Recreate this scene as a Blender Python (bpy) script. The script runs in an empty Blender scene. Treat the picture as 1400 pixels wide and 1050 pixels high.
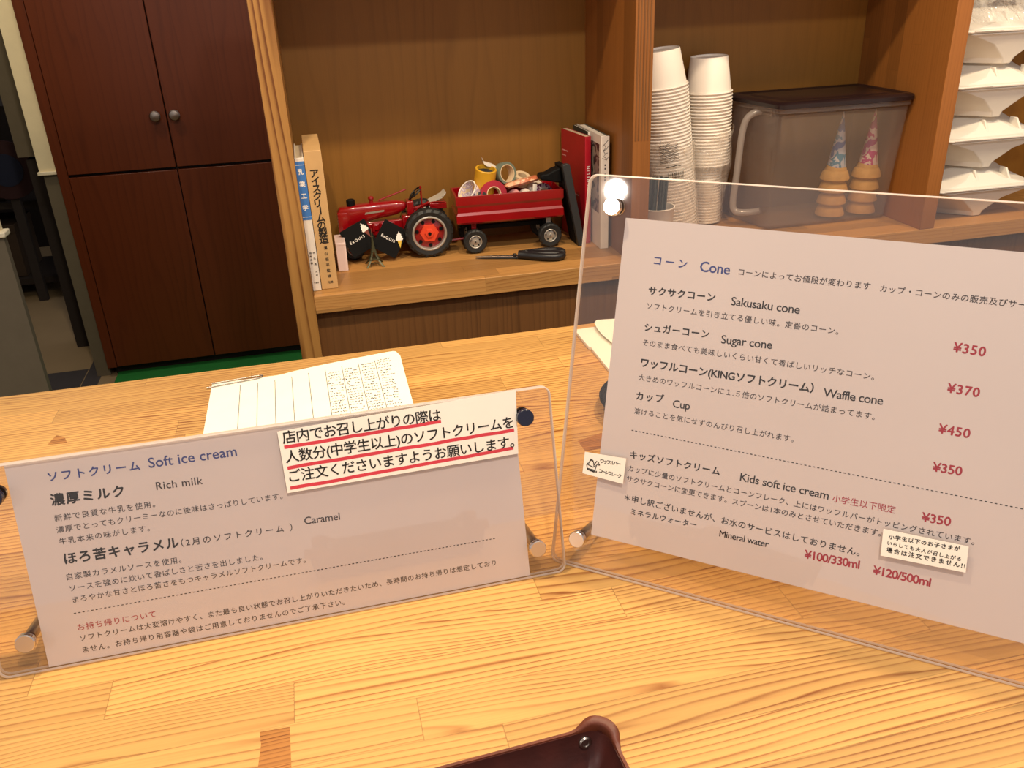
import bpy, bmesh, math, random
from mathutils import Matrix, Vector
R0 = random.Random(7)
SC = bpy.context.scene
COL = SC.collection
PI = math.pi
def lin(h):
    h = h.lstrip('#'); r = []
    for i in (0, 2, 4):
        c = int(h[i:i+2], 16) / 255
        r.append(c/12.92 if c <= .04045 else ((c+.055)/1.055)**2.4)
    return (r[0], r[1], r[2], 1)

# ------------------------------------------------------------ camera
cam = bpy.data.cameras.new('camera')
cam.sensor_width = 36; cam.lens = 1175/1400*36; cam.clip_start = .02; cam.clip_end = 60
camo = bpy.data.objects.new('camera', cam); COL.objects.link(camo)
RW = ((0.97186165, -0.13258964, 0.19469184), (-0.23272318, -0.41275972, 0.88060737), (-0.03639847, -0.90113784, -0.43200202))
camo.matrix_world = Matrix(((RW[0][0], -RW[0][1], -RW[0][2], 0), (RW[1][0], -RW[1][1], -RW[1][2], 0),
                            (RW[2][0], -RW[2][1], -RW[2][2], .5), (0, 0, 0, 1)))
SC.camera = camo
# ------------------------------------------------------------ light and exposure
vs = SC.view_settings
vs.view_transform = 'Standard'; vs.look = 'None'; vs.gamma = 1; vs.use_curve_mapping = False
vs.exposure = 0.0
W = bpy.data.worlds.new('room_ambient'); SC.world = W; W.use_nodes = True
bg = W.node_tree.nodes['Background']; bg.inputs[0].default_value = (1, .91, .90, 1); bg.inputs[1].default_value = .54
def lamp(name, loc, target, power, color, size, spread=None):
    l = bpy.data.lights.new(name, 'AREA'); l.shape = 'DISK'; l.size = size; l.energy = power; l.color = color
    if spread: l.spread = math.radians(spread)
    o = bpy.data.objects.new(name, l); COL.objects.link(o); o.location = loc
    d = Vector(target) - Vector(loc); o.rotation_euler = d.to_track_quat('-Z', 'Y').to_euler()
    return o
WARM = (1, .79, .52); MID = (1, .90, .80)
lamp('ceiling_downlight', (-.15, .80, 1.50), (-.15, .82, 0), 15, WARM, .06)
lamp('ceiling_downlight', (.75, .80, 1.50), (.75, .82, 0), 15, WARM, .06)
lamp('ceiling_downlight', (.25, -.25, 1.75), (.3, .9, 0), 17, MID, .08)
lamp('dining_room_lamp', (-3.5, -1.4676, 1.60), (.25, .65, .2), 14, (1, .92, .84), .12)
lamp('ceiling_downlight', (1.5, .75, 1.45), (1.45, 1.3, .1), 12, WARM, .10)
lamp('ceiling_downlight', (-.75, 2.7, 1.5), (-.75, 3.2, .3), 7, WARM, .10)
try:
    SC.cycles.transparent_max_bounces = 40; SC.cycles.max_bounces = 10; SC.cycles.sample_clamp_indirect = 4
    SC.cycles.caustics_reflective = False; SC.cycles.caustics_refractive = False
except Exception: pass

# ------------------------------------------------------------ materials
def newmat(name):
    m = bpy.data.materials.new(name); m.use_nodes = True
    nt = m.node_tree; return m, nt, nt.nodes['Principled BSDF']
def nd(nt, t, ins=None, **pr):
    n = nt.nodes.new(t)
    for k, v in pr.items(): setattr(n, k, v)
    for k, v in (ins or {}).items():
        if hasattr(v, 'is_output'): nt.links.new(v, n.inputs[k])
        else: n.inputs[k].default_value = v
    return n
def mth(nt, op, a, b=0.0, c=0.0):
    return nd(nt, 'ShaderNodeMath', {0: a, 1: b, 2: c}, operation=op).outputs[0]
def mixc(nt, f, a, b, mode='MIX'):
    n = nt.nodes.new('ShaderNodeMix'); n.data_type = 'RGBA'; n.blend_type = mode
    for i, v in ((0, f), (6, a), (7, b)):
        if hasattr(v, 'is_output'): nt.links.new(v, n.inputs[i])
        else: n.inputs[i].default_value = v
    return n.outputs[2]
def plain(name, col, rough=.5, metal=0, spec=.5, coat=0, var=.06, scale=30, bump=0, bscale=400, sss=0):
    m, nt, p = newmat(name)
    p.inputs['Roughness'].default_value = rough; p.inputs['Metallic'].default_value = metal
    p.inputs['Specular IOR Level'].default_value = spec; p.inputs['Coat Weight'].default_value = coat
    c = lin(col); tc = nd(nt, 'ShaderNodeTexCoord')
    n = nd(nt, 'ShaderNodeTexNoise', {'Vector': tc.outputs['Object'], 'Scale': scale, 'Detail': 3})
    f = nd(nt, 'ShaderNodeMapRange', {0: n.outputs[0], 1: .3, 2: .7, 3: 1-var, 4: 1+var}).outputs[0]
    mc = nd(nt, 'ShaderNodeVectorMath', {0: c[:3], 3: f}, operation='SCALE')
    nt.links.new(mc.outputs[0], p.inputs['Base Color'])
    if sss:
        p.inputs['Subsurface Weight'].default_value = sss; p.inputs['Subsurface Radius'].default_value = (.01, .01, .01)
    if bump:
        b = nd(nt, 'ShaderNodeTexNoise', {'Vector': tc.outputs['Object'], 'Scale': bscale, 'Detail': 2})
        bp = nd(nt, 'ShaderNodeBump', {'Height': b.outputs[0], 'Strength': bump, 'Distance': .0006})
        nt.links.new(bp.outputs[0], p.inputs['Normal'])
    return m
def wood(name, light, dark, pw=.045, pl=.5, period=.006, wob=1.0, tone=.16, axis='X', rough=.4, seam=.35, contrast=.8, coat=0, figure=1.0, irr=2.2, spec=.4):
    """laminated boards: strips of width pw along the grain axis, growth rings in each, end joints"""
    m, nt, p = newmat(name)
    tc = nd(nt, 'ShaderNodeTexCoord'); s = nd(nt, 'ShaderNodeSeparateXYZ', {0: tc.outputs['Object']})
    X, Y, Z = s.outputs
    if axis == 'X': u, v, w = X, mth(nt, 'ADD', Y, mth(nt, 'MULTIPLY', Z, .83)), Z
    elif axis == 'Z': u, v, w = Z, mth(nt, 'ADD', X, mth(nt, 'MULTIPLY', Y, .91)), Y
    row = mth(nt, 'FLOOR', mth(nt, 'DIVIDE', v, pw))
    rn = nd(nt, 'ShaderNodeTexWhiteNoise', {'W': mth(nt, 'ADD', row, .5)}, noise_dimensions='1D').outputs[0]
    uo = mth(nt, 'DIVIDE', mth(nt, 'ADD', u, mth(nt, 'MULTIPLY', rn, pl*3.7)), pl)
    colm = mth(nt, 'FLOOR', uo)
    cell = nd(nt, 'ShaderNodeCombineXYZ', {0: mth(nt, 'ADD', row, .5), 1: mth(nt, 'ADD', colm, .5), 2: .5}).outputs[0]
    wn = nd(nt, 'ShaderNodeTexWhiteNoise', {'Vector': cell}, noise_dimensions='3D')
    cs = nd(nt, 'ShaderNodeSeparateColor', {0: wn.outputs[1]}).outputs
    r1, r2, r3 = cs
    q = nd(nt, 'ShaderNodeCombineXYZ', {0: mth(nt, 'ADD', mth(nt, 'MULTIPLY', u, 2.2), mth(nt, 'MULTIPLY', r1, 60)),
            1: mth(nt, 'ADD', mth(nt, 'MULTIPLY', v, 12), mth(nt, 'MULTIPLY', r2, 40)), 2: mth(nt, 'MULTIPLY', w, 6)}).outputs[0]
    n1 = nd(nt, 'ShaderNodeTexNoise', {'Vector': q, 'Scale': 1.0, 'Detail': 1.5, 'Roughness': .45}).outputs[0]
    amp = mth(nt, 'MULTIPLY_ADD', mth(nt, 'MULTIPLY', r3, r3), 9*figure*wob, 1.2*wob)
    slope = mth(nt, 'MULTIPLY', mth(nt, 'SUBTRACT', r2, .5), 6*figure)
    ring = mth(nt, 'ADD', mth(nt, 'ADD', mth(nt, 'DIVIDE', v, period), mth(nt, 'MULTIPLY', n1, amp)), mth(nt, 'MULTIPLY', u, slope))
    vq = nd(nt, 'ShaderNodeCombineXYZ', {0: mth(nt, 'ADD', mth(nt, 'MULTIPLY', u, .9), mth(nt, 'MULTIPLY', r2, 30)), 1: mth(nt, 'MULTIPLY', v, .33/period), 2: mth(nt, 'MULTIPLY', w, 9)}).outputs[0]
    n2 = nd(nt, 'ShaderNodeTexNoise', {'Vector': vq, 'Scale': 1.0, 'Detail': 2}).outputs[0]
    ring = mth(nt, 'MULTIPLY_ADD', n2, irr, ring)
    saw = mth(nt, 'FRACT', ring)
    rp = nd(nt, 'ShaderNodeValToRGB', {0: saw}); e = rp.color_ramp.elements
    e[0].position = 0; e[0].color = (.08, .08, .08, 1); e[1].position = 1; e[1].color = (.1, .1, .1, 1)
    for pos, val in ((.35, .12), (.68, .38), (.86, 1.0), (.93, .6)):
        k = e.new(pos); k.color = (val, val, val, 1)
    late = rp.outputs[0]
    fq = nd(nt, 'ShaderNodeCombineXYZ', {0: mth(nt, 'MULTIPLY', u, 14), 1: mth(nt, 'MULTIPLY', v, 700), 2: mth(nt, 'MULTIPLY', w, 300)}).outputs[0]
    fib = nd(nt, 'ShaderNodeTexNoise', {'Vector': fq, 'Scale': 1, 'Detail': 2}).outputs[0]
    big = nd(nt, 'ShaderNodeTexNoise', {'Vector': tc.outputs['Object'], 'Scale': 5, 'Detail': 2}).outputs[0]
    lm = mth(nt, 'MULTIPLY', late, mth(nt, 'MULTIPLY_ADD', mth(nt, 'ADD', big, n2), 1.5, -.75))
    f = mth(nt, 'MULTIPLY', lm, contrast)
    c = mixc(nt, f, lin(light), lin(dark))
    t = mth(nt, 'MULTIPLY_ADD', r1, tone, 1-tone*.62)
    t = mth(nt, 'MULTIPLY', t, mth(nt, 'MULTIPLY_ADD', fib, .22, .89))
    # seams between strips and end joints
    fv = mth(nt, 'ABSOLUTE', mth(nt, 'SUBTRACT', mth(nt, 'FRACT', mth(nt, 'DIVIDE', v, pw)), .5))
    sv = mth(nt, 'MULTIPLY', mth(nt, 'GREATER_THAN', fv, .5-.0004/pw), seam*.6)
    fu = mth(nt, 'ABSOLUTE', mth(nt, 'SUBTRACT', mth(nt, 'FRACT', uo), .5))
    su = mth(nt, 'MULTIPLY', mth(nt, 'GREATER_THAN', fu, .5-.0004/pl), seam)
    t = mth(nt, 'MULTIPLY', t, mth(nt, 'SUBTRACT', 1, mth(nt, 'MAXIMUM', sv, su)))
    cc = nd(nt, 'ShaderNodeVectorMath', {0: c, 3: t}, operation='SCALE').outputs[0]
    nt.links.new(cc, p.inputs['Base Color'])
    p.inputs['Roughness'].default_value = rough; p.inputs['Coat Weight'].default_value = coat; p.inputs['Coat Roughness'].default_value = .25
    p.inputs['Specular IOR Level'].default_value = spec
    bp = nd(nt, 'ShaderNodeBump', {'Height': fib, 'Strength': .06, 'Distance': .0005})
    nt.links.new(bp.outputs[0], p.inputs['Normal'])
    return m
def clear(name, tint, tr=1.0, gloss_rough=.02, fres=1.49, body=0.0, bodycol='ffffff', crinkle=0, cscale=60):
    """thin clear plastic: see-through, Fresnel reflection and an optional milky body"""
    m, nt, p = newmat(name); nt.nodes.remove(p)
    out = nt.nodes['Material Output']
    tb = nd(nt, 'ShaderNodeBsdfTransparent', {0: lin(tint)})
    gl = nd(nt, 'ShaderNodeBsdfGlossy', {'Color': (1, 1, 1, 1), 'Roughness': gloss_rough})
    tc = nd(nt, 'ShaderNodeTexCoord')
    n = nd(nt, 'ShaderNodeTexNoise', {'Vector': tc.outputs['Object'], 'Scale': cscale, 'Detail': 4, 'Roughness': .6, 'Distortion': 1.2 if crinkle else 0})
    g = nd(nt, 'ShaderNodeNewGeometry'); nrm = g.outputs['Normal']
    if crinkle:
        bp = nd(nt, 'ShaderNodeBump', {'Height': n.outputs[0], 'Strength': 1, 'Distance': crinkle})
        nt.links.new(bp.outputs[0], gl.inputs['Normal']); nrm = bp.outputs[0]
    cosn = mth(nt, 'ABSOLUTE', nd(nt, 'ShaderNodeVectorMath', {0: nrm, 1: g.outputs['Incoming']}, operation='DOT_PRODUCT').outputs['Value'])
    f0 = ((fres-1)/(fres+1))**2
    frs = mth(nt, 'MULTIPLY_ADD', mth(nt, 'POWER', mth(nt, 'SUBTRACT', 1, cosn), 5), 1-f0, f0)
    base = tb.outputs[0]
    if body:
        df = nd(nt, 'ShaderNodeBsdfDiffuse', {0: lin(bodycol)}); tl = nd(nt, 'ShaderNodeBsdfTranslucent', {0: lin(bodycol)})
        dt = nd(nt, 'ShaderNodeMixShader', {0: .5, 1: df.outputs[0], 2: tl.outputs[0]})
        bf = nd(nt, 'ShaderNodeMapRange', {0: n.outputs[0], 1: .35, 2: .65, 3: body*.3, 4: min(1, body*1.7)}).outputs[0] if crinkle else body
        base = nd(nt, 'ShaderNodeMixShader', {0: bf, 1: tb.outputs[0], 2: dt.outputs[0]}).outputs[0]
    mx = nd(nt, 'ShaderNodeMixShader', {0: frs, 1: base, 2: gl.outputs[0]})
    nt.links.new(mx.outputs[0], out.inputs[0])
    return m
def blotch(name, cols, scale, rough=.4, coat=0):
    m, nt, p = newmat(name); tc = nd(nt, 'ShaderNodeTexCoord')
    n = nd(nt, 'ShaderNodeTexNoise', {'Vector': tc.outputs['Object'], 'Scale': scale, 'Detail': 2.5, 'Distortion': .6})
    r = nd(nt, 'ShaderNodeValToRGB', {0: n.outputs[0]}); r.color_ramp.interpolation = 'CONSTANT'; e = r.color_ramp.elements
    k = len(cols); e[0].position = 0; e[0].color = lin(cols[0]); e[1].position = .35 if k > 1 else 1; e[1].color = lin(cols[min(1, k-1)])
    for i in range(2, k):
        q = e.new(.35+.3*(i-1)/max(1, k-1)); q.color = lin(cols[i])
    nt.links.new(r.outputs[0], p.inputs['Base Color']); p.inputs['Roughness'].default_value = rough; p.inputs['Coat Weight'].default_value = coat
    return m

MT = dict(
 counter=wood('pine_counter', 'd6a55f', '874c1e', pw=.042, pl=.42, period=.0062, contrast=1.05, rough=.34, coat=.15, tone=.26, figure=1.7, wob=1.3),
 patch=wood('dark_pine_patch', 'b87c3c', '6f3a14', pw=.03, pl=.3, period=.0045, contrast=1.4, rough=.34, coat=.15, tone=.2, figure=3, wob=2),
 shelf=wood('shelf_board_wood', 'b0824a', '855628', pw=.036, pl=.5, period=.006, contrast=.75, rough=.42, tone=.5, figure=1.3),
 post=wood('post_wood', 'a67a40', '673c16', pw=.5, pl=9, period=.016, irr=3.5, contrast=1.7, rough=.45, axis='Z', wob=1.1, figure=.5, seam=0),
 divider=wood('divider_wood', '8f5a28', '683a14', pw=.034, pl=.9, period=.008, contrast=.35, rough=.45, tone=.4, axis='Z', figure=.3, seam=.2),
 veneer=wood('back_veneer', '865c22', '704a18', pw=.30, pl=9, period=.03, irr=4, contrast=.35, rough=.5, axis='Z', tone=.12, figure=.25, seam=.1),
 walnut=wood('walnut_veneer', '6f4a27', '50331a', pw=.22, pl=9, period=.014, irr=4, contrast=.6, rough=.5, axis='Z', tone=.12, figure=.2, seam=0),
 mahog=wood('mahogany_veneer', '602a10', '461b08', pw=.8, pl=9, period=.03, irr=4, contrast=.5, rough=.38, axis='Z', tone=.05, figure=.15, seam=0),
 mahogdark=plain('dark_gap', '1c0a04', .7),
 paper=plain('menu_paper', 'e9e1e0', .6, var=.02, scale=8, spec=.3),
 label=plain('label_paper', 'f6efdf', .6, var=.02, spec=.3),
 slip=plain('order_paper', 'f4efdc', .6, var=.02, spec=.3),
 acr=clear('clear_acrylic', 'fbf8f5'),
 black=plain('black_ink', '17130f', .6), ink=plain('soft_black_ink', '1f1b1a', .6), grey=plain('grey_ink', '352c2c', .6),
 blue=plain('blue_ink', '3a4a92', .6), red=plain('red_ink', 'b02337', .6), marker=plain('red_marker', 'd23a48', .6),
 white_ink=plain('white_ink', 'f0ede6', .6), rule=plain('ruled_line', '57524c', .6), pencil=plain('pencil_line', '3c3a44', .6),
 chrome=plain('chrome', 'd8d0c8', .16, 1, var=.02), steel=plain('brushed_steel', 'a49a90', .3, 1), reflcap=plain('dark_reflection_cap', '12152e', .25, spec=.6),  # navy cap colour paints a dark reflection onto the low sign's top bolts
 tan=plain('tan_bookcloth', 'c9a26c', .6, bump=.1), bookwhite=plain('white_book_cover', 'e6ddd0', .5), bookblue=plain('blue_title_band', '3d76bd', .5),
 page=plain('page_edges', 'd9c9a8', .7), redbook=plain('red_cover', 'a80f22', .4, coat=.2), greybook=blotch('grey_photo_cover', ['6b5550', '8a7468', '503c40', '9c8b80'], 25),
 darkbook=plain('dark_green_cover', '3a3a30', .5), black_pl=plain('black_plastic', '141416', .4), black_mat=plain('black_matte', '060606', .7, spec=.2), dgrey=plain('dark_grey_plastic', '2b2e30', .45),
 rubber=plain('tyre_rubber', '1a1b1a', .55, bump=.2), red_paint=plain('red_enamel', '8c0710', .22, coat=.5, spec=.6), orange_red=plain('orange_red_enamel', 'd8462a', .35),
 silver=plain('silver_paint', 'b8b2a6', .35, .6), seatgrey=plain('pale_grey_seat', 'b9b2a4', .4),
 bronze=plain('bronze_green', '4a4a32', .45, .5), brown_clip=plain('brown_clip', '7a3a2c', .5), cone_yellow=plain('cone_yellow', 'd8b640', .5),
 eraser=plain('pink_white_card', 'ecd6cf', .6),
 cup=plain('white_paper_cup', 'efe6da', .5, var=.02), film=clear('crinkled_film', 'ffffff', body=.32, bodycol='fff8ee', crinkle=.010, cscale=26, gloss_rough=.07),
 film2=clear('clear_film_wrap', 'ffffff', body=.34, bodycol='f4efe8', crinkle=.012, cscale=20, gloss_rough=.12),
 tub=clear('milky_plastic', 'f4f0ee', body=.34, bodycol='c8b6a8', gloss_rough=.12), tubhandle=clear('milky_handle', 'f4f0ee', body=.55, bodycol='d8cfc8', gloss_rough=.15),
 lid=plain('dark_brown_lid', '1d1113', .3), wafer=plain('wafer', 'dcab60', .7, var=.12, scale=60, bump=.3), wafer2=plain('wafer_dark', 'bb7f38', .7, var=.12, scale=60),
 sleeveb=blotch('blue_paper_sleeve', ['dfe3ea', '3c8fb4', 'c9d3e2', '4a79bd'], 38), sleevep=blotch('pink_paper_sleeve', ['efe2d4', 'c62f86', 'efd9d2', 'b33a8c'], 38),
 foam=plain('white_foam', 'ddd7cc', .55, var=.015), leather=plain('brown_leather', '632c14', .5, var=.25, scale=60, bump=.3, bscale=250), leather_in=plain('dark_leather', '3f1710', .42, var=.3, scale=40, bump=.2, bscale=250),
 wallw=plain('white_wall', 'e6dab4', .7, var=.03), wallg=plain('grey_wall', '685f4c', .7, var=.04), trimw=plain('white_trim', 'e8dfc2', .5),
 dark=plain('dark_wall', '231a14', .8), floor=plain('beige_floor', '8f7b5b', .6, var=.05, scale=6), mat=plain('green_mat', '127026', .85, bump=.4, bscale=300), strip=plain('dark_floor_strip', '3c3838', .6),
 yellow=plain('yellow_tape', 'd9a52a', .35), greentape=plain('grey_green_tape', '6f7a6a', .35), redtape=plain('crimson_tape', '9d1226', .35), cream=plain('cream_core', 'd9c09a', .6),
 orange=blotch('orange_wrapper', ['d8956c', 'e4b48e', 'c56f4a'], 60), pinktape=plain('pink_tape', 'dc9a96', .4), whitetape=plain('white_tape', 'ece2d2', .4), purple=blotch('purple_print', ['5d2a4c', 'c9a0b0', '7c3a66', 'e3d4d6'], 90),
 floral=blotch('floral_print', ['3b3470', 'e8dfe0', 'b9a7bc', 'e4cfa8'], 110), stick=plain('dark_grey_sticks', '3a4342', .35), photo=blotch('cover_photo', ['5a4a44', '8b7a72', '3d3230', '9b8f80'], 30),
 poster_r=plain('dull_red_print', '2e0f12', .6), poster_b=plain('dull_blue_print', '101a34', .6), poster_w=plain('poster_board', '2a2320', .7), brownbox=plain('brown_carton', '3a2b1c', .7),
)
def edge_mat():
    m, nt, p = newmat('acrylic_edge'); nt.nodes.remove(p); out = nt.nodes['Material Output']
    tb = nd(nt, 'ShaderNodeBsdfTransparent', {0: lin('e8ddd4')}); df = nd(nt, 'ShaderNodeBsdfDiffuse', {0: lin('fff2e4')}); gl = nd(nt, 'ShaderNodeBsdfGlossy', {'Roughness': .12})
    tl = nd(nt, 'ShaderNodeBsdfTranslucent', {0: lin('fff2e4')}); dt = nd(nt, 'ShaderNodeMixShader', {0: .5, 1: df.outputs[0], 2: tl.outputs[0]})
    a = nd(nt, 'ShaderNodeMixShader', {0: .85, 1: tb.outputs[0], 2: dt.outputs[0]}); b = nd(nt, 'ShaderNodeMixShader', {0: .22, 1: a.outputs[0], 2: gl.outputs[0]})
    nt.links.new(b.outputs[0], out.inputs[0]); return m
MT['acr_edge'] = edge_mat()

# ------------------------------------------------------------ mesh helpers
def nb(): return bmesh.new()
def setmi(bm, n0, mi):
    bm.faces.ensure_lookup_table()
    for f in list(bm.faces)[n0:]: f.material_index = mi
def addf(bm, verts, mi=0):
    try:
        f = bm.faces.new(verts); f.material_index = mi; return f
    except ValueError: return None
def box(bm, x0, x1, y0, y1, z0, z1, M=None, mi=0):
    v = [bm.verts.new((M @ Vector(p)) if M else p) for p in
         ((x0,y0,z0),(x1,y0,z0),(x1,y1,z0),(x0,y1,z0),(x0,y0,z1),(x1,y0,z1),(x1,y1,z1),(x0,y1,z1))]
    for q in ((0,3,2,1),(4,5,6,7),(0,1,5,4),(1,2,6,5),(2,3,7,6),(3,0,4,7)): addf(bm, [v[i] for i in q], mi)
def loft(bm, rings, caps=(True, True), mi=0, closed=True):
    vr = [[bm.verts.new(p) for p in r] for r in rings]
    n = len(vr[0])
    for a, b in zip(vr, vr[1:]):
        for i in range(n if closed else n-1):
            j = (i+1) % n; addf(bm, [a[i], a[j], b[j], b[i]], mi)
    if caps[0]: addf(bm, list(reversed(vr[0])), mi)
    if caps[1]: addf(bm, vr[-1], mi)
def frame(d):
    d = Vector(d).normalized(); return d.to_track_quat('Z', 'Y').to_matrix().to_4x4()
def circ(r, z, n, M=None, rx=1, ry=1, ph=0):
    return [(M @ Vector((r*rx*math.cos(ph+2*PI*i/n), r*ry*math.sin(ph+2*PI*i/n), z))) if M else Vector((r*rx*math.cos(ph+2*PI*i/n), r*ry*math.sin(ph+2*PI*i/n), z)) for i in range(n)]
def lathe(bm, prof, M=None, n=28, mi=0, caps=(True, True)):
    loft(bm, [circ(max(r, 1e-5), z, n, M) for r, z in prof], caps, mi)
def cyl(bm, p0, p1, r0, r1=None, n=20, mi=0, caps=(True, True)):
    p0 = Vector(p0); p1 = Vector(p1); M = Matrix.Translation(p0) @ frame(p1-p0)
    lathe(bm, [(r0, 0), (r0 if r1 is None else r1, (p1-p0).length)], M, n, mi, caps)
def ring_lathe(bm, prof, M=None, n=32, mi=0):
    """closed profile swept round (tyre, tape roll)"""
    rr = [circ(r, z, n, M) for r, z in prof]; loft(bm, rr + [rr[0]], (False, False), mi)
    bmesh.ops.remove_doubles(bm, verts=bm.verts, dist=1e-7)
def tube(bm, pts, r, n=8, mi=0, flat=1.0):
    pts = [Vector(p) for p in pts]; rings = []; up = None
    for i, p in enumerate(pts):
        d = (pts[min(i+1, len(pts)-1)] - pts[max(i-1, 0)]).normalized()
        if up is None: up = Vector((0, 0, 1)) if abs(d.z) < .9 else Vector((0, 1, 0))
        a = d.cross(up).normalized(); b = a.cross(d).normalized(); up = b
        rad = r[i] if isinstance(r, (list, tuple)) else r
        rings.append([p + a*rad*math.cos(2*PI*k/n) + b*rad*flat*math.sin(2*PI*k/n) for k in range(n)])
    loft(bm, rings, (True, True), mi)
def smooth_path(pts, k=6):
    pts = [Vector(p) for p in pts]; out = []
    P = [pts[0]] + pts + [pts[-1]]
    for i in range(1, len(P)-2):
        a, b, c, d = P[i-1:i+3]
        for t in range(k):
            t /= k; out.append(.5*((2*b) + (c-a)*t + (2*a-5*b+4*c-d)*t*t + (3*b-a-3*c+d)*t**3))
    out.append(pts[-1]); return out
def prism(bm, poly, z0, z1, M=None, mi=0, side=None):
    a = [(M @ Vector((x, y, z0))) if M else Vector((x, y, z0)) for x, y in poly]; b = [(M @ Vector((x, y, z1))) if M else Vector((x, y, z1)) for x, y in poly]
    va = [bm.verts.new(p) for p in a]; vb = [bm.verts.new(p) for p in b]
    addf(bm, list(reversed(va)), mi); addf(bm, vb, mi)
    for i in range(len(poly)):
        j = (i+1) % len(poly); addf(bm, [va[i], va[j], vb[j], vb[i]], mi if side is None else side)
def rrect(x0, x1, y0, y1, r, k=5):
    out = []
    for cx, cy, a in ((x1-r, y1-r, 0), (x0+r, y1-r, 90), (x0+r, y0+r, 180), (x1-r, y0+r, 270)):
        for i in range(k+1):
            t = math.radians(a+90*i/k); out.append((cx+r*math.cos(t), cy+r*math.sin(t)))
    return out
def basis(o):
    M = o.matrix_basis.copy()
    return basis(o.parent) @ M if o.parent else M
def link(o): COL.objects.link(o); return o
def obj(name, bm, mats, parent=None, world=False, smooth=35, bevel=0, label=None):
    if not isinstance(mats, (list, tuple)): mats = [mats]
    if world and parent is not None: bm.transform(basis(parent).inverted())
    bmesh.ops.recalc_face_normals(bm, faces=bm.faces)
    me = bpy.data.meshes.new(name); bm.to_mesh(me); bm.free()
    for m in mats: me.materials.append(MT[m] if isinstance(m, str) else m)
    if smooth:
        me.shade_smooth(); me.set_sharp_from_angle(angle=math.radians(smooth))
    o = link(bpy.data.objects.new(name, me))
    if parent is not None: o.parent = parent
    if bevel:
        b = o.modifiers.new('bevel', 'BEVEL'); b.width = bevel; b.segments = 2; b.limit_method = 'ANGLE'; b.angle_limit = math.radians(40)
    if label: o['label'] = label
    return o
def thing(name, label, cat, loc=(0, 0, 0), rot=(0, 0, 0), group=None):
    o = link(bpy.data.objects.new(name, None)); o.empty_display_size = .02
    o.location = loc; o.rotation_euler = rot; o['label'] = label; o['category'] = cat
    if group: o['group'] = group
    return o
def tag(o, label, cat, group=None, kind=None):
    o['label'] = label; o['category'] = cat
    if group: o['group'] = group
    if kind: o['kind'] = kind
    return o
def struct(name, bm, mats, label=None, cat=None, **k):
    o = obj(name, bm, mats, **k); o['kind'] = 'structure'
    if label: o['label'] = label
    if cat: o['category'] = cat
    return o
def dup(root, loc=None, rot=None, label=None):
    c = root.copy(); link(c)
    if loc is not None: c.location = loc
    if rot is not None: c.rotation_euler = rot
    if label: c['label'] = label
    def rec(a, b):
        for ch in list(a.children):
            d = ch.copy(); link(d); d.parent = b; rec(ch, d)
    rec(root, c); return c
# ------------------------------------------------------------ lettering
def text_curve(s, em, off, space):
    c = bpy.data.curves.new('lettering', 'FONT'); c.body = s; c.size = em; c.offset = off; c.space_character = space; c.resolution_u = 3
    c.fill_mode = 'FRONT'; return c
def text_mesh(s, em, bold=0, width=None, space=1.0):
    """mesh of one line of lettering with its baseline on y=0 and its left edge at x=0"""
    off = em*.011*bold; sp = space
    for it in range(3):
        c = text_curve(s, em, off, sp); o = bpy.data.objects.new('lettering', c); link(o)
        dg = bpy.context.evaluated_depsgraph_get(); dg.update()
        me = bpy.data.meshes.new_from_object(o.evaluated_get(dg)); bpy.data.objects.remove(o); bpy.data.curves.remove(c)
        xs = [v.co.x for v in me.vertices]
        if not xs: return me, 0
        w = max(xs)-min(xs)
        if width is None or it == 2 or len(s) < 2 or abs(w-width) < .01*width: break
        if it == 0: w0, sp0 = w, sp; sp = max(.6, min(2.2, sp*width/w))
        else:
            k = (w-w0)/(sp-sp0) if abs(sp-sp0) > 1e-6 else 0
            sp = max(.5, min(2.5, sp + (width-w)/k)) if k else sp
        bpy.data.meshes.remove(me)
    x0 = min(xs); sx = width/w if width else 1
    for v in me.vertices: v.co.x = (v.co.x-x0)*sx
    return me, w*sx
def add_text(bm, s, M, em, bold=0, width=None, mi=0):
    me, w = text_mesh(s, em, 0, width); d = em*(.013*bold+.006)
    for dx, dy, dz in (((-d, 0, 0), (d, 0, 1), (0, d, 2), (0, -d, 3))):
        v0 = len(bm.verts); bm.from_mesh(me); bm.verts.ensure_lookup_table()
        T = M @ Matrix.Translation((dx, dy, dz*.000004))
        for v in list(bm.verts)[v0:]: v.co = T @ v.co
    bpy.data.meshes.remove(me)
def line_text(bm, row, F, w, mi=0, capfac=1.0):
    """row = (text, u0, v0, u1, v1, colour, bold, em factor) on the sheet frame F"""
    s, u0, v0, u1, v1, col, bold, k = row
    L = math.hypot(u1-u0, v1-v0); a = math.atan2(v1-v0, u1-u0)
    if k: n = sum(.55 if ord(ch) < 128 else 1 for ch in s); em = L/n*k*1.08
    else: em = {'Soft ice cream': .0118, 'Rich milk': .0092, 'Caramel': .0092, 'Cone': .0117, 'Mineral water': .0080, 'Cup': .0095}.get(s, .0098)
    base = .10*em if k else 0
    add_text(bm, s, F @ Matrix.Translation((u0, v0+base, w)) @ Matrix.Rotation(a, 4, 'Z'), em, bold, L, mi)
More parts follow.
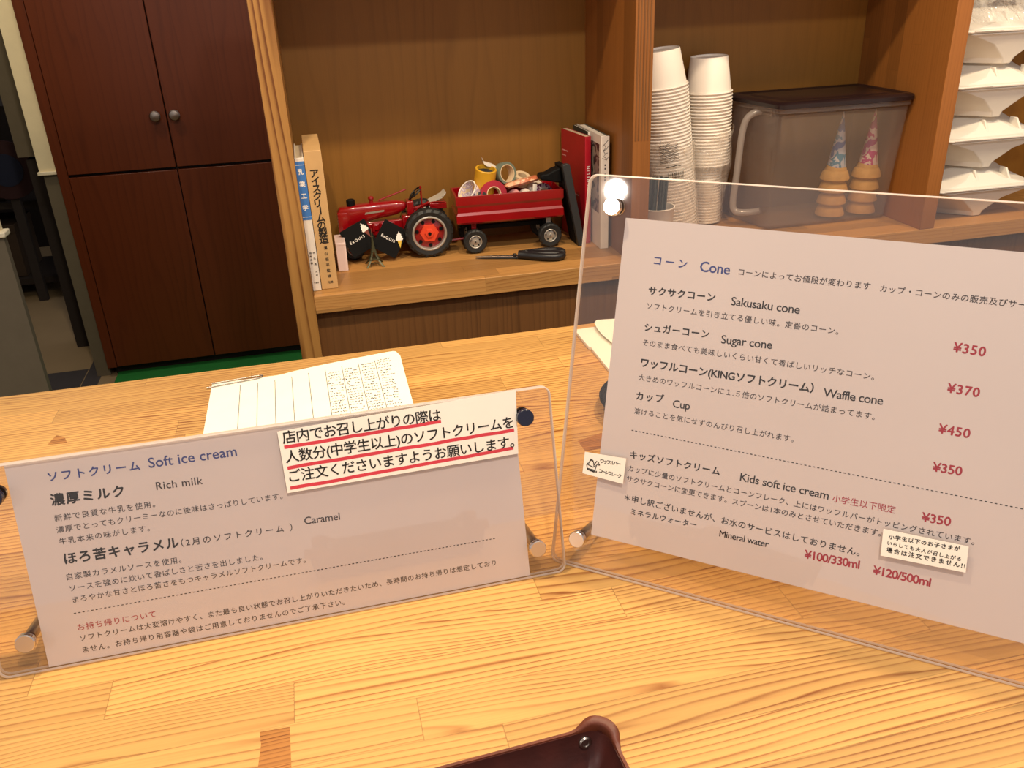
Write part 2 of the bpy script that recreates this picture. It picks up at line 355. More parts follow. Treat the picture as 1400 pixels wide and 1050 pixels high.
def ribbon(bm, pts, M, wd, z, mi=0):
    """flat drawn stroke"""
    pts = [Vector((p[0], p[1])) for p in pts]; A = []; B = []
    for i, p in enumerate(pts):
        d = pts[min(i+1, len(pts)-1)] - pts[max(i-1, 0)]
        if d.length < 1e-9: d = Vector((1, 0))
        d.normalize(); q = Vector((-d.y, d.x))*wd/2
        A.append(bm.verts.new(M @ Vector((p.x+q.x, p.y+q.y, z)))); B.append(bm.verts.new(M @ Vector((p.x-q.x, p.y-q.y, z))))
    for i in range(len(pts)-1): addf(bm, [A[i], B[i], B[i+1], A[i+1]], mi)
# ------------------------------------------------------------ the setting
b = nb(); box(b, -4, 3, -.6, 6, -.95, -.9); struct('floor', b, 'floor', 'beige floor beyond the left end of the counter', 'floor')
b = nb(); box(b, -1.9, -.99, 3.32, 3.52, -.9, -.8985); box(b, -.985, -.925, 2.9, 3.62, -.9, -.898, mi=0); struct('trim_1', b, 'strip', 'dark threshold strip on the floor', 'threshold')
b = nb(); box(b, -.86, 1.9, 2.2, 3.55, -.9, -.894); tag(obj('floor_mat', b, 'mat', bevel=.002), 'green mat on the floor in front of the dark red-brown cabinet', 'mat')
b = nb(); box(b, -.946, -.887, 3.42, 3.9, -.085, 1.6); struct('wall_left', b, 'wallw', 'white upper wall strip left of the dark cabinet', 'wall')
b = nb(); box(b, -.938, -.887, 3.428, 3.9, -.9, -.097); struct('wall_left.001', b, 'wallg', 'grey lower wall strip left of the dark cabinet', 'wall')
b = nb(); box(b, -.952, -.887, 3.410, 3.9, -.097, -.085); struct('trim_2', b, 'trimw', 'white chair rail on the wall strip beside the cabinet', 'trim', bevel=.002)
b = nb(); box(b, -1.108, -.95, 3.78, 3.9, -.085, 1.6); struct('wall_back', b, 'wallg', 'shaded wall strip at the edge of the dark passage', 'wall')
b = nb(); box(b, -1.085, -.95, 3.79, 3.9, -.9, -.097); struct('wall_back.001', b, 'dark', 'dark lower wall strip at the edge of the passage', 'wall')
b = nb(); box(b, -3, -.838, 2.55, 2.575, -.9, -.10); struct('wall_front', b, 'wallg', 'grey lower wall at the far left', 'wall')
b = nb(); box(b, -3, -.842, 2.555, 2.575, -.085, 1.6); struct('wall_front.001', b, 'wallw', 'white upper wall at the far left', 'wall')
b = nb(); box(b, -3, -.828, 2.535, 2.585, -.10, -.085); struct('trim_3', b, 'trimw', 'white chair rail on the far left wall', 'trim', bevel=.003)
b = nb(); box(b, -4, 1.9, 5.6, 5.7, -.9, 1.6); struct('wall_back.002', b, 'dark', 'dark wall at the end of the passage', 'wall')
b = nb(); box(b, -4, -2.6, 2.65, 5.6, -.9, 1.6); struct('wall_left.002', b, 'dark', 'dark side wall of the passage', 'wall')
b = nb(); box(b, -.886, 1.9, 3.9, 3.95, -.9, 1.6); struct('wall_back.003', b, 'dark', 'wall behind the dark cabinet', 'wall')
# things in the dark passage
t = thing('storage_rack', 'dark storage rack in the unlit passage at far left', 'rack', (-1.75, 4.75, -.9))
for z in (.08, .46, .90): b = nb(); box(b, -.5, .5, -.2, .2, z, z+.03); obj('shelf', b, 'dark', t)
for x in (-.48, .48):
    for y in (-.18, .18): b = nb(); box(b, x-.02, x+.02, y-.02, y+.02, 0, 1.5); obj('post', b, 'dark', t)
for i, (x, w, z, h, lb) in enumerate(((.16, .28, .11, .26, 'brown carton low on the dark passage rack'), (.18, .24, .49, .22, 'brown carton on the middle shelf of the dark passage rack'))):
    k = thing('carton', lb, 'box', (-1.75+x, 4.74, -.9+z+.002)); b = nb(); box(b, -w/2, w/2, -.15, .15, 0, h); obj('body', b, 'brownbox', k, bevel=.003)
    b = nb(); box(b, -w/2-.002, w/2+.002, -.152, .152, h-.04, h+.002); obj('flap', b, 'brownbox', k, bevel=.002)
t = thing('round_sign', 'round dull red and blue sign in the dark passage at far left', 'sign', (-1.385, 4.5, -.25))
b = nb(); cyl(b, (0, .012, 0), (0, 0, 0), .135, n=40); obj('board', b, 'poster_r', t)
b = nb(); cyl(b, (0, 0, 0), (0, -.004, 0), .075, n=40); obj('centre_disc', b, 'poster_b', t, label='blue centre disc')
b = nb(); box(b, -.02, .02, .012, .045, -.65, .05); obj('stake', b, 'poster_w', t)

# ------------------------------------------------------------ dark cabinet
t = thing('cabinet', 'tall dark red-brown cabinet with four doors behind the left end of the counter', 'cabinet', (-.40, 3.4, -.9))
X0, X1, XG, ZS = -.886, .10, -.477, -.106
b = nb(); box(b, X0, X1, 3.422, 3.88, -.86, 1.3); obj('carcass', b, 'mahogdark', t, True)
b = nb(); box(b, X0, -.851, 3.402, 3.424, -.86, 1.3); obj('side_stile', b, 'mahog', t, True, bevel=.001)
b = nb(); box(b, X0+.02, X1, 3.44, 3.86, -.9, -.86); obj('plinth', b, 'mahogdark', t, True)
for xa, xb in ((-.849, XG-.002), (XG+.002, X1)):
    b = nb(); box(b, xa, xb, 3.4, 3.421, ZS+.005, 1.3); d = obj('upper_door', b, 'mahog', t, True, bevel=.0015)
    kx = -.513 if xa < XG-.1 else -.447
    b = nb(); lathe(b, [(.009, 0), (.008, .012), (.012, .016), (.019, .019), (.0195, .024), (.016, .029), (.006, .031)], Matrix.Translation((kx, 3.4, .083)) @ Matrix.Rotation(PI/2, 4, 'X'), 28); obj('knob', b, 'steel', d, True, label='round metal knob')
    b = nb(); box(b, xa, xb, 3.4, 3.421, -.857, ZS-.005); obj('lower_door', b, 'mahog', t, True, bevel=.0015)

# ------------------------------------------------------------ counter
t = thing('counter', 'long pale pine counter of laminated strips carrying the menu signs', 'counter', (.2, .7, -.9))
b = nb(); box(b, -1.35, 1.9, .14, 1.194, -.036, 0)
for pl in ([(-.0700, .4962), (-.0918, .4970), (-.0905, .485), (-.0925, .4600), (-.0690, .4575)], [(-.3338, 1.0231), (-.3405, 1.041), (-.3517, 1.0497), (-.3545, 1.040), (-.357, 1.0265)], [(.3017, .8381), (.2956, .8549), (.2632, .8445), (.264, .8192), (.2908, .8198)]):
    prism(b, pl, -.001, .00012, None, 1)      # darker wood patches let into the strips
obj('worktop', b, ['counter', 'patch'], t, True, bevel=0)
b = nb(); box(b, -1.3, 1.85, .20, .22, -.9, -.036); obj('front_panel', b, 'shelf', t, True)
b = nb(); box(b, -1.3, 1.85, 1.12, 1.14, -.9, -.036); obj('back_panel', b, 'shelf', t, True)

# ------------------------------------------------------------ shelving unit behind the counter
t = thing('shelving_unit', 'brown wooden shelving unit behind the counter with open compartments', 'shelf', (.6, 1.64, -.9))
ZB, ZT = -.011, .572
b = nb(); box(b, -.061, -.0247, 1.5, 1.79, -.9, .95); obj('end_post', b, 'post', t, True, bevel=.0012)
b = nb(); box(b, -.0247, 1.86, 1.5, 1.78, -.044, ZB); obj('shelf_board', b, 'shelf', t, True, bevel=.0012)
b = nb(); box(b, .5735, .6075, 1.5, 1.78, ZB, ZT)
for i in range(5):
    x = .5775+i*.0058; prism(b, [(x, .36), (x+.0022, .36), (x+.0016, 1), (x, 1)], 1.4992, 1.5004, Matrix(((1,0,0,0),(0,0,1,0),(0,1,0,0),(0,0,0,1))) @ Matrix.Diagonal((1, .6, 1, 1)), mi=1)
obj('divider', b, ['divider', 'walnut'], t, True, bevel=0)
b = nb(); box(b, 1.207, 1.2405, 1.5, 1.78, ZB, ZT); obj('divider', b, 'divider', t, True, bevel=.0012)
b = nb(); box(b, 1.825, 1.86, 1.5, 1.79, -.9, .95); obj('end_post', b, 'post', t, True, bevel=.0012)
b = nb(); box(b, -.0247, 1.825, 1.78, 1.79, -.9, .95); obj('back_panel', b, 'veneer', t, True)
b = nb(); box(b, -.0247, 1.825, 1.5, 1.78, ZT, ZT+.033); obj('upper_board', b, 'shelf', t, True, bevel=.0012)
b = nb(); box(b, -.0247, 1.825, 1.516, 1.53, -.9, -.0445); obj('lower_panel', b, 'walnut', t, True)

# ------------------------------------------------------------ acrylic menu signs
def sheet_frame(P, u, th):
    u = Vector(u).normalized(); n = Vector((-u.y, u.x, 0)); v = n*math.sin(th) + Vector((0, 0, math.cos(th))); w = u.cross(v)
    return Matrix(((u.x, v.x, w.x, P[0]), (u.y, v.y, w.y, P[1]), (u.z, v.z, w.z, P[2]), (0, 0, 0, 1)))
INK = ['black', 'ink', 'grey', 'blue', 'red']
GAP = .0032
def sign(label, P, u, th, u0, u1, H, paper, bolts_u, bolt_v, leg, text, dash, captop):
    F = sheet_frame(P, u, th)
    mid = F @ Vector(((u0+u1)/2, 0, 0)); t = thing('menu_sign', label, 'sign', mid)
    pl = rrect(u0, u1, 0, H, .008)
    def plate(z0, z1, v0, ch=.0011):
        b = nb(); w = lambda q, z: [F @ Vector((x, y, z)) for x, y in q]
        pl = rrect(u0, u1, v0, H, .008); pi = rrect(u0+ch, u1-ch, v0+ch, H-ch, .008-ch)
        R = [[b.verts.new(p) for p in w(q, z)] for q, z in ((pi, z0), (pl, z0+ch*.5), (pl, z1-ch*.7), (pi, z1))]
        for A, B in zip(R, R[1:]):
            for i in range(len(A)): addf(b, [A[i], A[(i+1) % len(A)], B[(i+1) % len(A)], B[i]], 1)
        addf(b, list(reversed(R[0])), 0); addf(b, R[-1], 0); return b
    b = plate(-.0029, 0, .0009); obj('front_plate', b, ['acr', 'acr_edge'], t, True, smooth=20)
    b = plate(-.0066, -.0037, .0021); obj('back_plate', b, ['acr', 'acr_edge'], t, True, smooth=20)
    a0, a1, c0, c1 = paper
    b = nb(); box(b, a0, a1, c0, c1, -.0036, -GAP, F); ms = obj('menu_sheet', b, 'paper', t, True)
    # lettering by colour and weight
    for nm, sel in (('heading_lettering', lambda r: r[5] == 'blue'), ('item_lettering', lambda r: r[5] in ('black', 'ink')), ('description_lettering', lambda r: r[5] == 'grey'), ('price_lettering', lambda r: r[5] == 'red')):
        for r in text:
            if sel(r): b = nb(); line_text(b, r, F, -GAP+.0001, 0); obj(nm, b, r[5], ms, True, smooth=0)
    b = nb(); d0, e0, d1, e1 = dash; n = int((d1-d0)/.0033)
    for i in range(n):
        x = d0+(d1-d0)*i/n; y = e0+(e1-e0)*i/n; box(b, x, x+.0017, y-.00035, y+.00035, -GAP+.00005, -GAP+.00012, F)
    obj('dotted_rule', b, 'black', ms, True, smooth=0)
    for bu in bolts_u:
        for k, bv in enumerate(bolt_v):
            top = k == 1; w1 = .006; w0 = -.011 if top else -leg
            cx = lambda w: F @ Vector((bu, bv, w))
            b = nb(); M = F @ Matrix.Translation((bu, bv, 0))
            lathe(b, [(.0072, .0001), (.0076, .0006), (.0076, .0016), (.0070, .0018), (.0070, .0022), (.0076, .0024), (.0076, .0056), (.0070, .0062)], M, 32)
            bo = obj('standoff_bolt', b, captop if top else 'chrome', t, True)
            b = nb(); lathe(b, [(.0048 if not top else .0068, -.0067), (.0048 if not top else .0068, w0+.001), (.0042, w0)], M, 24)
            obj('spacer' if top else 'support_rod', b, 'steel', bo, True)
    return t, F, ms
LTEXT=[
 ("ソフトクリーム",-0.4124,0.1568,-0.3447,0.1552,"blue",1.5,0.85),
 ("Soft ice cream",-0.3377,0.1561,-0.2695,0.1553,"blue",0.5,0),
 ("濃厚ミルク",-0.414,0.1369,-0.3601,0.1356,"black",2,0.9),
 ("Rich milk",-0.3353,0.1371,-0.2995,0.136,"grey",0.3,0),
 ("新鮮で良質な牛乳を使用。",-0.4142,0.1238,-0.3387,0.1227,"grey",0,0.9),
 ("濃厚でとってもクリーミーなのに後味はさっぱりしています。",-0.4146,0.114,-0.239,0.1123,"grey",0,0.9),
 ("牛乳本来の味がします。",-0.4143,0.1042,-0.3461,0.1034,"grey",0,0.9),
 ("ほろ苦キャラメル",-0.4133,0.0871,-0.3264,0.0852,"black",2,0.9),
 ("（2月のソフトクリーム ）",-0.3244,0.0855,-0.2351,0.0833,"grey",0.4,0.9),
 ("Caramel",-0.2245,0.0871,-0.1949,0.0861,"grey",0.3,0),
 ("自家製カラメルソースを使用。",-0.4145,0.0738,-0.3267,0.0719,"grey",0,0.9),
 ("ソースを強めに炊いて香ばしさと苦さを出しました。",-0.4142,0.0636,-0.2628,0.0621,"grey",0,0.9),
 ("まろやかな甘さとほろ苦さをもつキャラメルソフトクリームです。",-0.4136,0.0538,-0.2283,0.0528,"grey",0,0.9),
 ("お持ち帰りについて",-0.4144,0.0292,-0.3541,0.0288,"red",0,0.9),
 ("ソフトクリームは大変溶けやすく、また最も良い状態でお召し上がりいただきたいため、長時間のお持ち帰りは想定しており",-0.4143,0.0199,-0.0645,0.0186,"grey",0.3,0.88),
 ("ません。お持ち帰り用容器や袋はご用意しておりませんのでご了承下さい。",-0.414,0.0095,-0.2012,0.0083,"grey",0.3,0.88),
]
LDASH= (-0.4149, 0.0449, -0.0612, 0.0442)
LNOTE=[
 ("店内でお召し上がりの際は",-0.2315,0.1599,-0.099,0.16,"black",0.7,0.98),
 ("人数分(中学生以上)のソフトクリームを",-0.2314,0.1431,-0.0363,0.1438,"black",0.7,1.0),
 ("ご注文くださいますようお願いします。",-0.2309,0.1264,-0.0374,0.1262,"black",0.7,1.0),
]
LUNDER= [(-0.2312, 0.1582, -0.0993, 0.1605), (-0.2312, 0.1405, -0.0362, 0.1432), (-0.2314, 0.1226, -0.0385, 0.127)]
LSTRIP= [(-0.2348, 0.1712), (-0.0312, 0.1773), (-0.0345, 0.12), (-0.2343, 0.1178)]
RTEXT=[
 ("コーン",0.0652,0.2841,0.0935,0.2836,"blue",1,0.85),
 ("Cone",0.1048,0.2833,0.1293,0.2831,"blue",0.8,0),
 ("コーンによってお値段が変わります",0.1365,0.2834,0.2363,0.283,"grey",0.3,0.9),
 ("カップ・コーンのみの販売及びサー",0.2434,0.2825,0.3402,0.2817,"grey",0.3,0.9),
 ("サクサクコーン",0.0638,0.2587,0.1203,0.2596,"black",1.8,0.9),
 ("Sakusaku cone",0.1338,0.2588,0.1879,0.2585,"ink",0.3,0),
 ("ソフトクリームを引き立てる優しい味。定番のコーン。",0.0637,0.2467,0.2189,0.2459,"grey",0,0.9),
 ("¥350",0.2996,0.245,0.3208,0.2444,"red",1.5,0),
 ("シュガーコーン",0.0641,0.2275,0.1194,0.2289,"black",1.8,0.9),
 ("Sugar cone",0.1301,0.2267,0.1709,0.2278,"ink",0.3,0),
 ("そのまま食べても美味しいくらい甘くて香ばしいリッチなコーン。",0.0638,0.215,0.2498,0.2147,"grey",0,0.9),
 ("¥370",0.3008,0.2143,0.3222,0.2141,"red",1.5,0),
 ("ワッフルコーン(KINGソフトクリーム）",0.0644,0.1963,0.2072,0.1973,"black",1.8,1.0),
 ("Waffle cone",0.2153,0.196,0.259,0.197,"ink",0.3,0),
 ("大きめのワッフルコーンに１.５倍のソフトクリームが詰まってます。",0.0637,0.1843,0.2551,0.184,"grey",0,0.92),
 ("¥450",0.3002,0.1827,0.3213,0.1826,"red",1.5,0),
 ("カップ",0.0637,0.1668,0.0882,0.1682,"black",1.8,0.9),
 ("Cup",0.0966,0.1661,0.1113,0.1667,"ink",0.3,0),
 ("溶けることを気にせずのんびり召し上がれます。",0.0632,0.1543,0.1983,0.1548,"grey",0,0.9),
 ("¥350",0.3012,0.1528,0.321,0.1533,"red",1.5,0),
 ("キッズソフトクリーム",0.0644,0.1139,0.1435,0.1148,"black",1.8,0.9),
 ("Kids soft ice cream",0.1609,0.1144,0.2315,0.1138,"ink",0.3,0),
 ("小学生以下限定",0.2346,0.1126,0.2813,0.1135,"red",0,0.92),
 ("¥350",0.3003,0.1123,0.3202,0.113,"red",1.5,0),
 ("カップに少量のソフトクリームとコーンフレーク、上にはワッフルバーがトッピングされています。",0.064,0.102,0.3383,0.1019,"grey",0.3,0.9),
 ("サクサクコーンに変更できます。スプーンは1本のみとさせていただきます。",0.0637,0.0922,0.2742,0.0927,"grey",0.3,0.92),
 ("＊申し訳ございませんが、お水のサービスはしておりません。",0.0637,0.0743,0.2613,0.0727,"ink",0.6,0.92),
 ("ミネラルウォーター",0.071,0.0628,0.13,0.0643,"ink",1.0,0.9),
 ("Mineral water",0.1505,0.0622,0.1916,0.0626,"ink",0.3,0),
 ("¥100/330ml",0.2208,0.0609,0.2628,0.0627,"red",1.5,0),
 ("¥120/500ml",0.2733,0.0612,0.3147,0.0619,"red",1.5,0),
]
RDASH= (0.0629, 0.1393, 0.3661, 0.1371)
RLAB= [(0.0231, 0.1122), (0.062, 0.1139), (0.0617, 0.0903), (0.0229, 0.0921)]
RLABT=[
 ("ワッフルバー",0.0386,0.1049,0.0577,0.1059,"black",1.8,1.25),
 ("コーンフレーク",0.0384,0.0959,0.0593,0.095,"black",1.8,1.3),
]
RNOTE= [(0.2751, 0.1007), (0.3348, 0.1013), (0.3363, 0.0805), (0.2765, 0.0788)]
RNOTET=[
 ("小学生以下のお子さまが",0.28,0.0936,0.3296,0.096,"black",1.6,.86),
 ("いらしても大人が召し上がる",0.2798,0.0886,0.3314,0.0885,"black",1.6,.86),
 ("場合は注文できません!!",0.28,0.0825,0.335,0.0835,"black",1.6,.86),
]
ICON= [[(0.026, 0.1015), (0.0272, 0.0967), (0.0339, 0.0953), (0.0354, 0.1014), (0.0322, 0.0998), (0.026, 0.1015)], [(0.0265, 0.102), (0.0286, 0.1032), (0.0286, 0.1046), (0.0296, 0.107), (0.0316, 0.1059), (0.0325, 0.104), (0.0333, 0.1002)], [(0.0284, 0.1046), (0.0301, 0.106), (0.0313, 0.1048)], [(0.0328, 0.1015), (0.0352, 0.106), (0.0374, 0.105), (0.0347, 0.1012)], [(0.0269, 0.0976), (0.0342, 0.0973)], [(0.0272, 0.0966), (0.0341, 0.0962)]]
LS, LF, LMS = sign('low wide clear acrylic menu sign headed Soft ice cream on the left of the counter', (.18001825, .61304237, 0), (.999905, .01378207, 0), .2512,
   -.478, 0, .1768, (-.4415, -.034, .003, .1751), (-.452, -.026), (.0303, .1524), .0940, LTEXT, LDASH, 'reflcap')
RS, RF, RMS = sign('tall clear acrylic menu sign headed Cone on the right of the counter', (.16958824, .63304558, 0), (.76804741, -.64039299, 0), .2727,
   0, .478, .3555, (.0362, .4405, .0352, .3211), (.0257, .4523), (.0303, .3293), .0870, RTEXT, RDASH, 'chrome')
# pasted strips
def strip(name, corners, F, parent, text, lab, thick=.0003):
    b = nb(); pts = [corners[3], corners[2], corners[1], corners[0]]
    prism(b, pts, .0001, .0001+thick, F); s = obj(name, b, 'label', parent, True, label=lab)
    for r in text: b = nb(); line_text(b, r, F, .0002+thick, 0); obj('lettering', b, 'black', s, True, smooth=0)
    return s
ns = strip('notice_strip', LSTRIP, LF, LS, LNOTE, 'white strip of large black lettering underlined in red')
for k, (a0, a1, c0, c1) in enumerate(LUNDER):
    b = nb(); rr = random.Random(k); n = 14; pts = [(a0+(c0-a0)*i/n, a1-.0012+(c1-a1)*i/n+rr.uniform(-.0003, .0003)) for i in range(n+1)]
    ribbon(b, pts, LF, .0030, .00045); obj('red_underline', b, 'marker', ns, True, smooth=0)
rl = strip('drawn_label', RLAB, RF, RS, RLABT, 'small white label with a drawn cup of ice cream')
b = nb()
for s in ICON: ribbon(b, [tuple(p) for p in smooth_path([(x, y, 0) for x, y in s], 4)] if False else s, RF, .0008, .0006)
ribbon(b, [(.0372, .1026), (.0384, .1034)], RF, .0012, .0006); ribbon(b, [(.0352, .0963), (.0364, .0962)], RF, .0016, .0006)
obj('drawing', b, 'black', rl, True, smooth=0)
strip('handwritten_note', RNOTE, RF, RS, RNOTET, 'small white note with three handwritten black lines')
# ------------------------------------------------------------ things on the counter
# order slip
t = thing('order_slip', 'large white ruled order slip with pencil notes lying behind the low menu sign', 'paper', (-.045, 1.04, 0))
b = nb(); NX, NY = 30, 16
SX0, SX1, SY0, SY1 = -.172, .089, .90, 1.147
def slip_pt(a, c):
    x = SX0+(SX1-SX0)*a; y = SY0+(SY1-SY0)*c + .004*max(0, a-.35)*c
    k = max(0, (a-.36)/.64); h = .0145*(k**.7 if k > 0 else 0)*max(0, (c-.25)/.75)**1.6
    return Vector((x, y, .0006+h))
g = [[slip_pt(i/NX, j/NY) for i in range(NX+1)] for j in range(NY+1)]
g[NY][NX] += Vector((-.005, -.004, 0)); g[NY][NX-1] += Vector((0, -.0005, 0))
vt = [[b.verts.new(p) for p in r] for r in g]; vb = [[b.verts.new(p-Vector((0, 0, .0004))) for p in r] for r in g]
for j in range(NY):
    for i in range(NX):
        addf(b, [vt[j][i], vt[j][i+1], vt[j+1][i+1], vt[j+1][i]]); addf(b, [vb[j][i], vb[j+1][i], vb[j+1][i+1], vb[j][i+1]])
per = [(0, i) for i in range(NX+1)]+[(j, NX) for j in range(1, NY+1)]+[(NY, i) for i in range(NX-1, -1, -1)]+[(j, 0) for j in range(NY-1, 0, -1)]
for k in range(len(per)):
    p, q = per[k], per[(k+1) % len(per)]; addf(b, [vt[p[0]][p[1]], vb[p[0]][p[1]], vb[q[0]][q[1]], vt[q[0]][q[1]]])
so = obj('sheet', b, 'slip', t, True, smooth=60)
def on_slip(x, y):
    p = slip_pt((x-SX0)/(SX1-SX0), (y-SY0)/(SY1-SY0)); return p+Vector((0, 0, .0004))
def slip_stroke(b, pts, wd):
    A = []
    for i, (x, y) in enumerate(pts):
        d = Vector(pts[min(i+1, len(pts)-1)])-Vector(pts[max(i-1, 0)]); d = d.normalized() if d.length > 1e-9 else Vector((1, 0)); q = Vector((-d.y, d.x))*wd/2
        A.append((b.verts.new(on_slip(x+q.x, y+q.y)), b.verts.new(on_slip(x-q.x, y-q.y))))
    for (p, q), (r, s) in zip(A, A[1:]): addf(b, [p, q, s, r])
for i in range(9):
    x = -.1335+.0232*i; b = nb(); slip_stroke(b, [(x+.004*(1-j/12), .915+(1.142-.915)*j/12 - (.012 if j == 12 else 0)) for j in range(13)], .0007); obj('ruled_line', b, 'rule', so, True, smooth=0)
rr = random.Random(3)
for i in range(4):
    b = nb(); x0 = -.0150+.0232*i
    y = 1.128-.004*(3-i)
    while y > .99:
        x = x0+rr.uniform(0, .003)
        while x < x0+.0185:
            n = rr.randint(3, 5); w = rr.uniform(.0016, .0034); pts = [(x+w*k/n+rr.uniform(-.0006, .0006), y+rr.uniform(-.0022, .0022)) for k in range(n+1)]
            slip_stroke(b, pts, rr.choice((.0006, .0007, .0009))); x += w+rr.uniform(.0006, .0022)
            if rr.random() < .12: x += .006
        y -= rr.uniform(.0062, .0085)
    obj('pencil_notes', b, 'pencil', so, True, smooth=0)
# paper clip lying along the edge of the slip
b = nb(); z = .0022
tube(b, smooth_path([(-.178, 1.1310, z), (-.150, 1.1365, z), (-.113, 1.1420, z), (-.1045, 1.1465, z), (-.109, 1.1505, z), (-.150, 1.1460, z), (-.172, 1.1435, z)], 6), .0009, 8)
tag(obj('paper_clip', b, 'steel', smooth=60), 'long thin wire paper clip along the top left edge of the order slip', 'paper clip')
# papers behind the tall sign
b = nb(); prism(b, [(.3585, 1.166), (.3590, 1.097), (.3625, 1.094), (.3610, 1.090), (.3603, .95), (.52, .95), (.52, 1.176), (.40, 1.169)], .0004, .0050)
tag(obj('paper_pad', b, 'slip', bevel=.0004), 'cream paper pad with a nick in its edge behind the tall menu sign', 'paper')
b = nb(); P0 = [(.398, 1.178), (.391, 1.168), (.388, 1.145), (.388, 1.12), (.392, 1.09), (.400, 1.06), (.415, 1.02)]
rings = []
for i, (x, y) in enumerate(P0):
    h = .0056+.006*math.sin(PI*(1-i/8)*.5)
    rings.append([Vector((x+(.5-x)*k/6, y+(1.182-y)*.0*k, h*(1-k/6)+.0056*k/6)) for k in range(7)] + [Vector((x+(.5-x)*k/6, y, h*(1-k/6)+.0056*k/6-.0003)) for k in range(6, -1, -1)])
loft(b, rings, (True, True))
tag(obj('paper_sheet', b, 'slip', smooth=60), 'curled white sheet lying on the cream pad behind the tall menu sign', 'paper')
# dark dish
t = thing('dish', 'low round black dish almost hidden behind the tall menu sign', 'dish', (.392, .885, 0))
b = nb(); lathe(b, [(.060, 0), (.072, .004), (.080, .018), (.083, .020), (.084, .019), (.078, .003), (.06, .0015)][:4] + [(.079, .0195), (.070, .006), (.02, .004)], None, 44); obj('bowl', b, 'black_pl', t, smooth=50)
b = nb(); ring_lathe(b, [(.082, .0195), (.0845, .021), (.0835, .0225), (.0805, .0215)], None, 44); obj('rim', b, 'black_mat', t, smooth=60)
# leather tray
t = thing('leather_tray', 'dark brown leather tray with snapped corner at the front edge of the counter', 'tray', (.05, .335, 0), (0, 0, math.radians(3)))
def trect(x, y, z, r, k=6): return [Vector((px, py, z)) for px, py in rrect(-x, x, -y, y, r, k)]
b = nb()
loft(b, [trect(.090, .058, .0005, .006), trect(.097, .066, .014, .010), trect(.101, .070, .030, .014), trect(.0985, .0675, .0305, .013), trect(.0945, .0635, .016, .010), trect(.086, .054, .0035, .006)], (True, True)); tb = obj('body', b, ['leather_in'], t, smooth=50)
def tray_rim():
    """band along the top edge; it rises and thickens into a pinched fold at each corner"""
    b = nb(); rr = rrect(-.1005, .1005, -.0695, .0695, .014, 8); P = []
    n = len(rr)
    for i in range(n):
        p, q = Vector(rr[i]), Vector(rr[(i+1) % n]); k = max(1, int((q-p).length/.004))
        for j in range(k): P.append(p+(q-p)*j/k)
    rings = []
    for i, p in enumerate(P):
        d = (P[(i+1) % len(P)]-P[i-1]).normalized(); o = Vector((d.y, -d.x))
        if o.dot(p) < 0: o = -o
        c = Vector((math.copysign(.0965, p.x), math.copysign(.0655, p.y))); s = math.exp(-((p-c).length/.0150)**4)
        h = .030+.0075*s; t = .0016+.0020*s; p = p+o*(.0015*s)
        rings.append([Vector((p.x+o.x*u*t, p.y+o.y*u*t, h+w)) for u, w in ((1, -.004-.006*s), (1.15, -.001), (.8, .0012), (-.6, .0012), (-1, -.0008), (-.9, -.004-.004*s))])
    loft(b, rings+[rings[0]], (False, False)); bmesh.ops.remove_doubles(b, verts=b.verts, dist=1e-7); return b
obj('rim', tray_rim(), 'leather', t, smooth=60)
for sx in (-1, 1):
    for sy in (-1, 1):
        b = nb(); M = Matrix.Diagonal((sx, sy, 1, 1))
        loft(b, [[M @ Vector(p) for p in r] for r in (((.0905, .0640, .006), (.0935, .0665, .005), (.0930, .0610, .006)), ((.0915, .0665, .022), (.0960, .0690, .020), (.0965, .0610, .020)), ((.0900, .0690, .0355), (.0985, .0705, .0360), (.1000, .0600, .0330)))]); obj('folded_corner', b, 'leather_in', t, smooth=60)
        b = nb(); M2 = Matrix.Translation((sx*.084, sy*.0652, .0235)) @ Matrix.Rotation(sy*PI/2*.86, 4, 'X')
        lathe(b, [(.0046, -.001), (.0046, .0008), (.0036, .0018), (.0022, .0018), (.0018, .0012), (.0005, .0012)], M2, 20); obj('snap', b, 'steel', t, smooth=40, label='metal snap')

# ------------------------------------------------------------ left compartment
SZ = -.0106
def up(y0): return 0
def book(name, label, x0, x1, y0, y1, h, mats, cover=.002, tilt=0, inset=.003, group=None, pages_only_top=True):
    """upright book, spine at the front (-Y); cover wraps three sides, page block inside"""
    t = thing(name, label, 'book', ((x0+x1)/2, y0, SZ), (0, 0, 0), group)
    w = x1-x0; d = y1-y0
    b = nb(); box(b, -w/2, w/2, 0, cover, 0, h); obj('spine', b, mats[0], t, bevel=.0006)
    for s in (-1, 1):
        b = nb(); xa, xb = (-w/2, -w/2+cover) if s < 0 else (w/2-cover, w/2); box(b, xa, xb, cover, d, 0, h); obj('cover', b, mats[1 if s < 0 else 2], t, bevel=.0006)
    b = nb(); box(b, -w/2+cover, w/2-cover, cover, d-inset, inset*.4, h-inset); obj('page_block', b, 'page', t)
    return t, w, d, h
def spine_frame(x, y, z): return Matrix(((1, 0, 0, x), (0, 0, -1, y), (0, 1, 0, z), (0, 0, 0, 1)))   # u=X, v=Z, out=-Y
def vertical_text(chars, t, x, ytop, em, pitch, mat, bold, name, label=None):
    b = nb()
    for i, ch in enumerate(chars):
        if ch == ' ': continue
        z = ytop-em*.9-i*pitch
        if ch == 'ー':
            M = spine_frame(x, -.0004, z+em*.35) @ Matrix.Rotation(-PI/2, 4, 'Z') @ Matrix.Translation((-em*.42, -em*.37, 0))
        else: M = spine_frame(x-em*.5, -.0004, z)
        add_text(b, ch, M, em, bold, None)
    return obj(name, b, mat, t, smooth=0, label=label)
